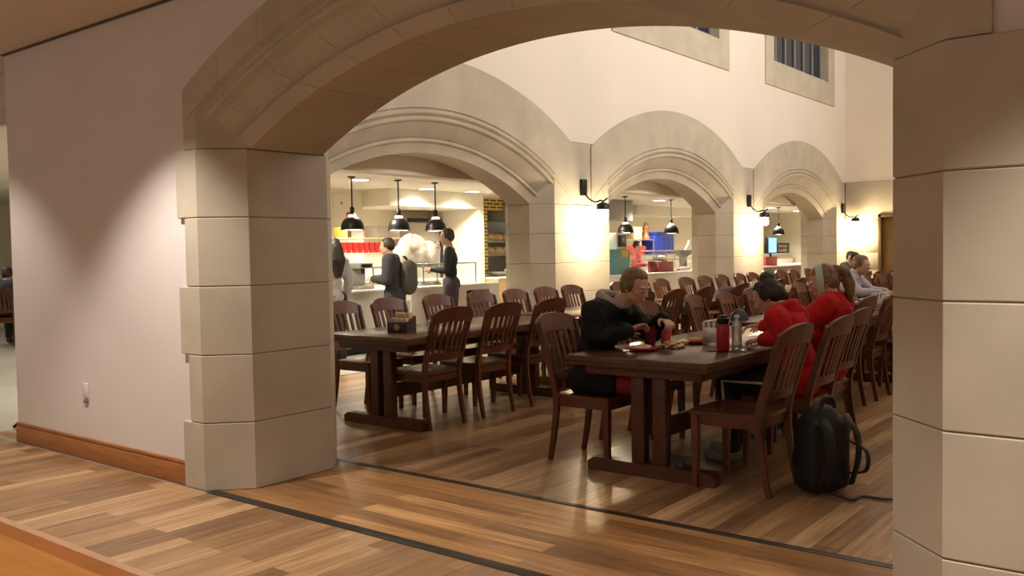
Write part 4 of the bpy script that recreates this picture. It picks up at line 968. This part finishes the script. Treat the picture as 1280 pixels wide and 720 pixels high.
def body(name_label, J, skin, clothes, hair, voxel=.0065, shoes=None, cat='person', faces=True, group=None, base=None):
    """J: joint dictionary in world space. One continuous skin; clothes and hair are its children."""
    h = J['head']; bm = B(); W = J.get('w', 1.)
    sh = [V3(J['shL']), V3(J['shR'])]; hp = [V3(J['hipL']), V3(J['hipR'])]; ch = V3(J['chest']); pv = V3(J['pelvis']); nk = V3(J['neck'])
    wa = (pv+ch)/2 if 'waist' not in J else V3(J['waist'])
    def torso(bm, g):
        ax = unit(sh[0]-sh[1]); upv = unit(nk-pv); fw = ax.cross(upv).normalized(); upv = fw.cross(ax)
        R3 = Matrix((ax, fw, upv)).transposed()
        ell(bm, ch, ((.155+g)*W, .105+g, .15+g), R3); ell(bm, wa, ((.118+g)*W, .09+g, .13+g), R3)
        ax2 = unit(hp[0]-hp[1]); R4 = Matrix((ax2, ax2.cross(V3((0, 0, 1))).normalized(), V3((0, 0, 1)))).transposed()
        ell(bm, pv, ((.155+g)*W, .115+g, .115+g), R4)
        cone(bm, sh[0]+(nk-sh[0])*.15, .06+g, nk-upv*.045, .055+g); cone(bm, sh[1]+(nk-sh[1])*.15, .06+g, nk-upv*.045, .055+g)
    torso(bm, 0)
    cone(bm, nk-unit(nk-ch)*.02, .058, h.P(0, -.018, -.06), .052)
    for s in 'LR':
        a, e, w = (V3(J[k+s]) for k in ('sh', 'el', 'wr')); limb(bm, a, e, .052, .047, .037); limb(bm, e, w, .037, .038, .025, .28)
        hd = J.get('hand'+s) or (w-e, V3((0, 0, -1)), .6)
        hand(bm, w, hd[0], hd[1], hd[2], (1 if s == 'L' else -1) if len(hd) < 4 else hd[3], .98)
        p, k, n = (V3(J[q+s]) for q in ('hip', 'kn', 'an')); limb(bm, p, k, .085, .078, .055, .3); limb(bm, k, n, .052, .056, .034, .3)
        t = V3(J['toe'+s]); chain(bm, [n+V3((0, 0, -.03)), n.lerp(t, .6)+V3((0, 0, -.035)), t], [.036, .034, .026])
    head_lumps(bm, h)
    o = fuse('person', bm, skin, voxel, None, 3, .45)
    tag(o, name_label, cat, group)
    if faces: eyes(h, o, hair['mat'])
    for nm, kind, m, g, opt in clothes:
        bm = B()
        if kind == 'top':
            torso(bm, g*opt.get('slim', .8))
            for s in 'LR':
                a, e, w = (V3(J[k+s]) for k in ('sh', 'el', 'wr')); w2 = e.lerp(w, opt.get('sleeve', .93))
                limb(bm, a, e, .056+g, .052+g, .042+g*.9); limb(bm, e, w2, .043+g*.9, .043+g*.8, .031+g*.7, .3)
            if opt.get('skirt'):
                for s in 'LR':
                    p, k = V3(J['hip'+s]), V3(J['kn'+s]); cone(bm, p, .1+g, p.lerp(k, opt['skirt']), .088+g)
            if opt.get('collar'): tube(bm, [nk+V3((0, 0, -.03)), nk+V3((0, 0, .035))], [.085, .072], 16)
            fuse(nm, bm, m, voxel*1.5, o, 4, .5, noise=opt.get('noise', .012), nscale=.07)
        elif kind == 'legs':
            ax2 = unit(hp[0]-hp[1]); ell(bm, pv, ((.155+g)*W, .115+g, .115+g), Matrix((ax2, ax2.cross(V3((0, 0, 1))).normalized(), V3((0, 0, 1)))).transposed())
            for s in 'LR':
                p, k, n = (V3(J[q+s]) for q in ('hip', 'kn', 'an')); limb(bm, p, k, .088+g, .082+g, .06+g, .3); limb(bm, k, k.lerp(n, opt.get('len', .95)), .058+g, .06+g, .045+g, .3)
            fuse(nm, bm, m, voxel*1.5, o, 4, .5, noise=.01, nscale=.08)
        elif kind == 'shoe':
            for s in 'LR':
                n, t = V3(J['an'+s]), V3(J['toe'+s]); bm = B()
                d = unit((t-n)*V3((1, 1, 0))); chain(bm, [n+V3((0, 0, -.035))-d*.02, n.lerp(t, .6)+V3((0, 0, -.03)), t+d*.015], [.047, .046, .036])
                zf = opt.get('floor', 0.003)
                for v in bm.verts: v.co.z = max(zf, v.co.z)
                fuse(nm, bm, m, .01, o, 3)
        elif kind == 'sock':
            for s in 'LR':
                k, n = V3(J['kn'+s]), V3(J['an'+s]); bm = B(); limb(bm, k.lerp(n, opt['from']), n, .05, .05, .04); fuse(nm, bm, m, .01, o, 2)
    bm = B(); hair['fn'](bm, h)
    fuse('hair', bm, hair['mat'], max(voxel, .007), o, 2, .4, noise=hair.get('noise', .014), nscale=.03)
    if base is not None: pass
    return o, h
def hair_m(name, c): return mat(name, c, .55, var=.35, scale=40, stretch=(1, 1, .25))
BLK = mat('black_jacket', (.007, .0075, .009), .75, bump=.15, scale=30, spec=.25)
REDJ = mat('red_jacket', (.50, .014, .02), .8, var=.18, scale=9, spec=.2)
BLKP = mat('black_leggings', (.012, .012, .014), .7)

# diner in black, left of the table
Hd = Head((-3.035, 5.19, 1.165), (.90, -.16, -.34), .98)
def hair_back(bm, h):
    hair_cap(bm, h); h.E(bm, (0, -.105, .03), (.03, .03, .035), 2); h.E(bm, (0, -.09, .0), (.045, .035, .05), 2)
J = dict(head=Hd, pelvis=(-3.36, 5.14, .565), waist=(-3.335, 5.145, .74), chest=(-3.27, 5.15, .90), neck=(-3.155, 5.17, 1.065), shL=(-3.23, 5.33, 1.0), shR=(-3.23, 4.98, 1.0),
         elL=(-3.06, 5.44, .845), elR=(-3.20, 4.94, .845), wrL=(-2.95, 5.40, .945), wrR=(-3.07, 5.16, .885), hipL=(-3.34, 5.23, .555), hipR=(-3.34, 5.05, .555),
         knL=(-2.92, 5.27, .545), knR=(-2.91, 5.09, .545), anL=(-2.86, 5.25, .085), anR=(-2.85, 5.10, .085), toeL=(-2.71, 5.27, .035), toeR=(-2.70, 5.10, .035),
         handL=((.75, -.5, -.2), (.2, -.3, -.9), .9, -1), handR=((.55, .8, .25), (.5, -.2, -.8), .8, 1), w=1.0)
o, h = body('person in a black puffy jacket and grey hood leaning over food at the table', J, M_SKIN, [
    ('jacket', 'top', BLK, .034, dict(skirt=.42, noise=.036)), ('trousers', 'legs', mat('dark_red_trousers', (.25, .012, .015), .7), .016, dict(len=.62)),
    ('sock', 'sock', mat('pale_sock', (.50, .45, .42), .8), 0, {'from': .6}), ('shoe', 'shoe', mat('grey_shoe', (.25, .23, .22), .6), 0, {})], dict(mat=hair_m('dark_blond_hair', (.19, .115, .055)), fn=hair_back))
bm = B()
nk = V3((-3.175, 5.17, 1.06))
pts = [nk+V3((-.02+.085*math.cos(a), .10*math.sin(a), .025-.035*math.cos(a))) for a in [2*PI*i/18 for i in range(18)]]
tube(bm, pts, .035, 10, closed=True); ell(bm, nk+V3((-.10, 0, .0)), (.055, .105, .055)); ell(bm, nk+V3((-.115, 0, -.05)), (.045, .085, .07))
fuse('hood', bm, mat('grey_fleece', (.34, .31, .29), .9, var=.2, scale=30), .012, o, 3, noise=.012)

# dark-haired diner in red
Hd = Head((-2.315, 5.64, 1.09), (-.86, -.1, -.55), .95)
def hair_bun(bm, h):
    hair_cap(bm, h, grow=.97); h.E(bm, (.0, -.06, .12), (.045, .045, .04), 3); h.E(bm, (.01, -.09, .105), (.035, .03, .035), 2); h.E(bm, (0, -.10, -.005), (.05, .035, .05), 2)
J = dict(head=Hd, pelvis=(-2.12, 5.66, .565), waist=(-2.13, 5.655, .73), chest=(-2.175, 5.65, .88), neck=(-2.235, 5.645, 1.025), shL=(-2.19, 5.475, .965), shR=(-2.19, 5.83, .965),
         elL=(-2.12, 5.46, .85), elR=(-2.24, 5.92, .87), wrL=(-2.305, 5.52, .825), wrR=(-2.455, 5.88, .885), hipL=(-2.14, 5.57, .555), hipR=(-2.14, 5.75, .555),
         knL=(-2.55, 5.53, .55), knR=(-2.56, 5.78, .55), anL=(-2.52, 5.55, .085), anR=(-2.6, 5.78, .085), toeL=(-2.67, 5.53, .035), toeR=(-2.75, 5.78, .035),
         handL=((-.85, .5, -.1), (0, .1, -1), .6, 1), handR=((-.9, -.35, -.1), (0, -.2, -1), .7, -1), w=1.0)
o, h = body('person in a red jacket with a dark hair bun bending over a white book', J, M_SKIN, [
    ('jacket', 'top', REDJ, .024, dict(noise=.02)), ('leggings', 'legs', BLKP, .012, dict(len=.97)), ('shoe', 'shoe', mat('grey_shoe', (.25, .23, .22), .6), 0, {})], dict(mat=hair_m('black_brown_hair', (.022, .014, .010)), fn=hair_bun))
bm = B(); a, k, n = V3(J['hipL']), V3(J['knL']), V3(J['anL'])
tube(bm, [a.lerp(k, .25)+V3((0, -.103, 0)), a.lerp(k, .6)+V3((0, -.09, 0)), k+V3((-.0, -.076, .0)), k.lerp(n, .35)+V3((0, -.078, 0)), n+V3((0, -.062, .03))], .017, 8, flat=(1, .5)); finish('leg_stripe', bm, M_WHITE, o)
bm = B()
nk = V3((-2.225, 5.645, 1.01)); tube(bm, [nk+V3((.075*math.cos(a)+.01, .095*math.sin(a), .02+.03*math.cos(a))) for a in [2*PI*i/16 for i in range(16)]], .028, 10, closed=True); ell(bm, nk+V3((.075, .02, -.0)), (.05, .1, .06))
fuse('hood', bm, REDJ, .012, o, 3, noise=.012)

# diner with the headband
Hd = Head((-2.240, 6.470, 1.155), (-.84, -.36, -.38), .98)
def hair_pony(bm, h):
    hair_cap(bm, h); h.E(bm, (0, -.115, .06), (.035, .035, .035), 2)
    chain(bm, [h.P(0, -.12, .06), h.P(.0, -.165, .02), h.P(0.01, -.165, -.07), h.P(.015, -.14, -.15), h.P(.015, -.125, -.20)], [.032, .040, .043, .034, .012])
J = dict(head=Hd, pelvis=(-2.210, 6.480, .565), waist=(-2.220, 6.475, .74), chest=(-2.160, 6.470, .90), neck=(-2.175, 6.475, 1.06), shL=(-2.160, 6.295, 1.0), shR=(-2.160, 6.650, 1.0),
         elL=(-2.330, 6.210, .84), elR=(-2.320, 6.720, .84), wrL=(-2.560, 6.300, .84), wrR=(-2.550, 6.580, .84), hipL=(-2.230, 6.390, .555), hipR=(-2.230, 6.570, .555),
         knL=(-2.570, 6.360, .55), knR=(-2.570, 6.590, .55), anL=(-2.580, 6.370, .085), anR=(-2.580, 6.580, .085), toeL=(-2.730, 6.360, .035), toeR=(-2.730, 6.580, .035),
         handL=((-.9, .2, -.1), (0, 0, -1), .6, 1), handR=((-.9, -.2, -.1), (0, 0, -1), .6, -1), w=1.0)
o, h = body('person in a red jacket with a pale green headband and light ponytail', J, M_SKIN, [
    ('jacket', 'top', REDJ, .028, dict(noise=.022, collar=True)), ('leggings', 'legs', BLKP, .012, dict(len=.97)), ('shoe', 'shoe', mat('grey_shoe', (.25, .23, .22), .6), 0, {})], dict(mat=hair_m('light_brown_hair', (.20, .125, .065)), fn=hair_pony))
bm = B(); n = 40; RA = []
for i in range(n):
    a = 2*PI*i/n; q = []
    for wdt, rr_ in ((-.026, 1.0), (.026, 1.0), (.026, 1.10), (-.026, 1.10)):
        x = .0855*rr_*math.cos(a); v = .118*rr_*math.sin(a)      # ring over the crown and under the nape
        q.append(bm.verts.new(h.P(x, .022+wdt-.30*v, .012+v)))
    RA.append(q)
for i in range(n):
    for j in range(4): bm.faces.new((RA[i][j], RA[i][(j+1) % 4], RA[(i+1) % n][(j+1) % 4], RA[(i+1) % n][j]))
finish('headband', bm, mat('pale_green_band', (.42, .56, .46), .8), o, 60)

# standing people
def stand(x, y, ang, ht, label, clothes, hair, arms='down', lean=.0, group=None, headang=0., headtilt=-.1):
    k = ht/1.72; f = V3((math.cos(ang), math.sin(ang), 0)); l = V3((-f.y, f.x, 0)); O = V3((x, y, 0))
    def P(a, b, z): return O+f*(a*k+lean*max(0, z-.9)*k)+l*(b*k)+V3((0, 0, z*k))
    fh = Matrix.Rotation(headang, 3, 'Z') @ f
    Hd = Head(P(.04, 0, 1.605), fh+V3((0, 0, headtilt)), k)
    J = dict(head=Hd, pelvis=P(0, 0, .93), waist=P(0, 0, 1.1), chest=P(0, 0, 1.28), neck=P(0, 0, 1.45), shL=P(0, .17, 1.40), shR=P(0, -.17, 1.40),
             hipL=P(0, .09, .90), hipR=P(0, -.09, .90), knL=P(.03, .1, .49), knR=P(.01, -.1, .49), anL=P(0, .1, .085), anR=P(-.03, -.1, .085), toeL=P(.16, .13, .035), toeR=P(.13, -.13, .035), w=k*.92)
    if arms == 'down':
        J.update(elL=P(-.02, .24, 1.12), elR=P(-.02, -.24, 1.12), wrL=P(.07, .24, .87), wrR=P(.07, -.24, .87))
    else:
        J.update(elL=P(.03, .25, 1.12), elR=P(.03, -.25, 1.12), wrL=P(.27, .12, 1.14), wrR=P(.27, -.12, 1.14))
    J['handL'] = (J['wrL']-J['elL'], -l+V3((0, 0, -.3)), .6); J['handR'] = (J['wrR']-J['elR'], l+V3((0, 0, -.3)), .6)
    return body(label, J, M_SKIN, clothes, hair, .011, group=group) + (P,)
def hair_long(bm, h):
    hair_cap(bm, h); chain(bm, [h.P(0, -.08, .03), h.P(0, -.11, -.06), h.P(0, -.13, -.20), h.P(0, -.13, -.38)], [.09, .10, .11, .06])
    for s in (-1, 1): chain(bm, [h.P(s*.06, -.04, 0), h.P(s*.085, -.07, -.12), h.P(s*.07, -.1, -.26)], [.04, .045, .03])
def hair_short(bm, h): hair_cap(bm, h, grow=.98)
SHOE = mat('dark_shoe', (.02, .018, .017), .5)
stand(-8.92, 7.66, 3.0, 1.62, 'person with long dark hair, grey top and black trousers at the left of the queue', [('top', 'top', mat('grey_top', (.42, .40, .38), .8), .02, {}), ('trousers', 'legs', BLKP, .014, {}), ('shoe', 'shoe', SHOE, 0, {})], dict(mat=hair_m('black_brown_hair', (.022, .014, .010)), fn=hair_long))
o, h, P = stand(-8.88, 8.72, 3.7, 1.62, 'person in a dark grey coat with a backpack facing the servery counter', [('coat', 'top', mat('charcoal_coat', (.038, .035, .037), .85), .034, dict(skirt=.4, slim=1.1)), ('trousers', 'legs', mat('dark_jeans', (.03, .03, .04), .8), .016, {}), ('shoe', 'shoe', SHOE, 0, {})], dict(mat=hair_m('dark_hair', (.04, .025, .018)), fn=hair_short), 'fwd', .10)
bm = B(); nkk = P(0, 0, 1.43); tube(bm, [nkk+V3((.085*math.cos(a), .1*math.sin(a), .0)) for a in [2*PI*i/14 for i in range(14)]], .03, 8, closed=True); fuse('scarf', bm, mat('dark_red_scarf', (.16, .02, .025), .9), .014, o, 3)
t = empty('backpack', P(-.20, -.02, .90), 0, 'dark grey-green backpack worn by the customer in the charcoal coat', 'backpack')
bm = B(); ell(bm, (.0, 0, .16), (.10, .145, .17)); ell(bm, (-.0, 0, .34), (.09, .14, .14)); box(bm, (0, 0, .25), (.17, .25, .34), .06); ell(bm, (-.06, 0, .15), (.08, .11, .12)); fuse('bag_body', bm, mat('olive_grey_nylon', (.075, .07, .055), .8), .016, t, 4)
for s in (-1, 1):
    bm = B(); tube(bm, bez([(-.06, s*.09, .42), (-.16, s*.11, .50), (-.2, s*.12, .52)], 5), .025, 8, flat=(1, .4)); finish('shoulder_strap', bm, BLK, t)
def hair_cropped(bm, h): hair_cap(bm, h, grow=.965)
stand(-8.93, 9.93, 3.75, 1.76, 'person with short hair in a black long-sleeved top and dark jeans at the counter', [('top', 'top', mat('black_top', (.012, .012, .014), .8), .008, {}), ('jeans', 'legs', mat('plum_jeans', (.05, .03, .045), .8), .018, {}), ('shoe', 'shoe', SHOE, 0, {})], dict(mat=hair_m('grey_brown_hair', (.06, .045, .04)), fn=hair_cropped, noise=.006), 'fwd', .03)
stand(-10.75, 18.35, .25, 1.60, 'worker in a red shirt with black hair behind the counter in the middle arch', [('shirt', 'top', mat('red_shirt', (.55, .02, .025), .7), .02, {}), ('trousers', 'legs', BLKP, .014, {}), ('shoe', 'shoe', SHOE, 0, {})], dict(mat=hair_m('black_brown_hair', (.022, .014, .010)), fn=hair_short), 'fwd', .05)

def sit(x, y, ang, label, clothes, hair, group=None):
    f = V3((math.cos(ang), math.sin(ang), 0)); l = V3((-f.y, f.x, 0)); O = V3((x, y, 0))
    def P(a, b, z): return O+f*a+l*b+V3((0, 0, z))
    J = dict(head=Head(P(.12, 0, 1.17), f+V3((0, 0, -.2))), pelvis=P(-.06, 0, .57), waist=P(-.05, 0, .74), chest=P(-.02, 0, .9), neck=P(.05, 0, 1.06), shL=P(.0, .18, 1.0), shR=P(0, -.18, 1.0),
             elL=P(.16, .25, .84), elR=P(.16, -.25, .84), wrL=P(.39, .12, .84), wrR=P(.39, -.12, .84), hipL=P(-.04, .09, .555), hipR=P(-.04, -.09, .555), knL=P(.38, .11, .55), knR=P(.38, -.11, .55),
             anL=P(.36, .1, .085), anR=P(.36, -.1, .085), toeL=P(.5, .11, .035), toeR=P(.5, -.11, .035), handL=(f-l*.3, V3((0, 0, -1)), .6), handR=(f+l*.3, V3((0, 0, -1)), .6))
    return body(label, J, M_SKIN, clothes, hair, .012, group=group)
GT = lambda n, c: [('top', 'top', mat(n, c, .8), .022, {}), ('trousers', 'legs', BLKP, .014, {}), ('shoe', 'shoe', SHOE, 0, {})]
sit(-4.97, 16.25, PI, 'person with dark hair and a pale grey top seated far back by the bronze door', GT('pale_grey_top', (.40, .37, .38)), dict(mat=hair_m('black_brown_hair', (.022, .014, .010)), fn=hair_short))
sit(-6.05, 18.85, 0, 'person in a dark top seated at the farthest arcade table', GT('slate_top', (.08, .08, .10)), dict(mat=hair_m('dark_hair', (.04, .025, .018)), fn=hair_short))
sit(-3.62, 11.5, 0, 'person in a pale lilac-grey top seated beyond the second napkin holder', GT('lilac_grey_top', (.42, .39, .44)), dict(mat=hair_m('light_brown_hair', (.20, .125, .065)), fn=hair_short))
# seated visitor far beyond the left end of the white wall
sit(-15.9, 6.60, 2.4, 'person in dark clothes seated beyond the left end of the white wall', GT('navy_top', (.015, .02, .045)), dict(mat=hair_m('dark_hair', (.04, .025, .018)), fn=hair_short))
chair(-15.88, 6.58, 2.4, 'chair of the seated person beyond the left end of the white wall', 'slat-back dining chairs')

# ------------------------------------------------------------------ light
def spot(x, y, z, e, size, blend, label, col=(1, .90, .79)):
    t = empty('ceiling_light', (x, y, z), 0, label, 'ceiling light', 'recessed downlights of the front room')
    bm = B(); lathe(bm, [(.06, 0), (.085, -.001), (.085, -.008), (.06, -.008), (.06, 0)], n=24); finish('trim_ring', bm, M_WHITE, t)
    bm = B(); lathe(bm, [(0, -.001), (.06, -.001), (.06, -.004), (0, -.005)], n=24); finish('diffuser', bm, mat('downlight_warm', (1, .9, .75), .4, emit=(1, .85, .62), estr=6), t)
    l = bpy.data.lights.new('bulb', 'SPOT'); l.energy = e; l.color = col; l.spot_size = math.radians(size); l.spot_blend = blend; l.shadow_soft_size = .05
    o = bpy.data.objects.new('bulb', l); COL.objects.link(o); o.location = (0, 0, -.02); o.parent = t
for i, x in enumerate((-7.5, -4.9, -2.3, .3)):
    spot(x, 2.18, CEIL, (120, 300, 165, 310)[i], 96, .5, 'recessed downlight near the archway wall, %s from the left' % ['first', 'second', 'third', 'fourth'][i])
def globe(x, y, e, label):  # unseen globes added to light the arch face from the front
    t = empty('added_fill_globe', (x, y, CEIL), 0, label, 'added fill lamp', 'added fill globes of the front room')
    bm = B(); lathe(bm, [(0, 0), (.07, 0), (.07, -.02), (.03, -.03), (.03, -.05), (0, -.05)], n=20); finish('canopy', bm, M_STEEL, t)
    bm = B(); ell(bm, (0, 0, -.17), (.13, .13, .13)); finish('globe', bm, mat('fill_globe_glow', (1, .95, .88), .4, emit=(1, .90, .78), estr=5), t)
    l = bpy.data.lights.new('bulb', 'POINT'); l.energy = e; l.color = (1, .90, .79); l.shadow_soft_size = .14
    o = bpy.data.objects.new('bulb', l); COL.objects.link(o); o.location = (0, 0, -.34); o.parent = t
for i, x in enumerate((-8.4, -5.2, -2.0, 1.4)):
    globe(x, -2.4, 33, 'added fill globe behind the camera, %s from the left' % ['first', 'second', 'third', 'fourth'][i])
def area(name, loc, rot, sx, sy, e, col, spread=180):
    l = bpy.data.lights.new(name, 'AREA'); l.shape = 'RECTANGLE'; l.size = sx; l.size_y = sy; l.energy = e; l.color = col; l.spread = math.radians(spread)
    o = bpy.data.objects.new(name, l); COL.objects.link(o); o.location = loc; o.rotation_euler = rot; return o
area('hall_overhead_fill', (-2.5, 15.5, 8.1), (0, 0, 0), 3, 9, 165, (1, .92, .82))  # added overhead fill for the hall, no known fixture
area('hall_side_fill', (4.5, 13, 6.9), (0, PI/2+.10, 0), .8, 15, 620, (1, .93, .84), 100)  # added fill aimed at the arcade wall to brighten it
t = empty('wall_lamp', (4.6, 13, 6.9), 0, 'added housing for the fill light high on the right of the hall', 'lamp')  # made-up housing, out of view, for the side fill
bm = B(); bx(bm, -.04, .06, -7.6, 7.6, -.5, .5, .01); [bx(bm, .05, 1.38, y-.03, y+.03, -.03, .03) for y in (-5, 0, 5)]; finish('added_trough', bm, M_STEEL, t)
t = empty('added_ceiling_panel', (-2.5, 15.5, 8.195), 0, 'added housing for the fill light on the high hall ceiling', 'lamp')  # made-up housing, out of view, for the overhead fill
bm = B(); bx(bm, -1.55, 1.55, -4.55, 4.55, -.09, 0, .01); finish('added_panel', bm, M_WHITE, t)
w = bpy.data.worlds.new('world'); S.world = w; w.use_nodes = True
w.node_tree.nodes['Background'].inputs[0].default_value = (.01, .014, .03, 1); w.node_tree.nodes['Background'].inputs[1].default_value = 1
vs = S.view_settings; vs.view_transform = 'Standard'; vs.look = 'None'; vs.exposure = .04; vs.gamma = 1; vs.use_curve_mapping = False
S.cycles.use_denoising = True; S.cycles.max_bounces = 8; S.cycles.diffuse_bounces = 5; S.cycles.sample_clamp_indirect = 6
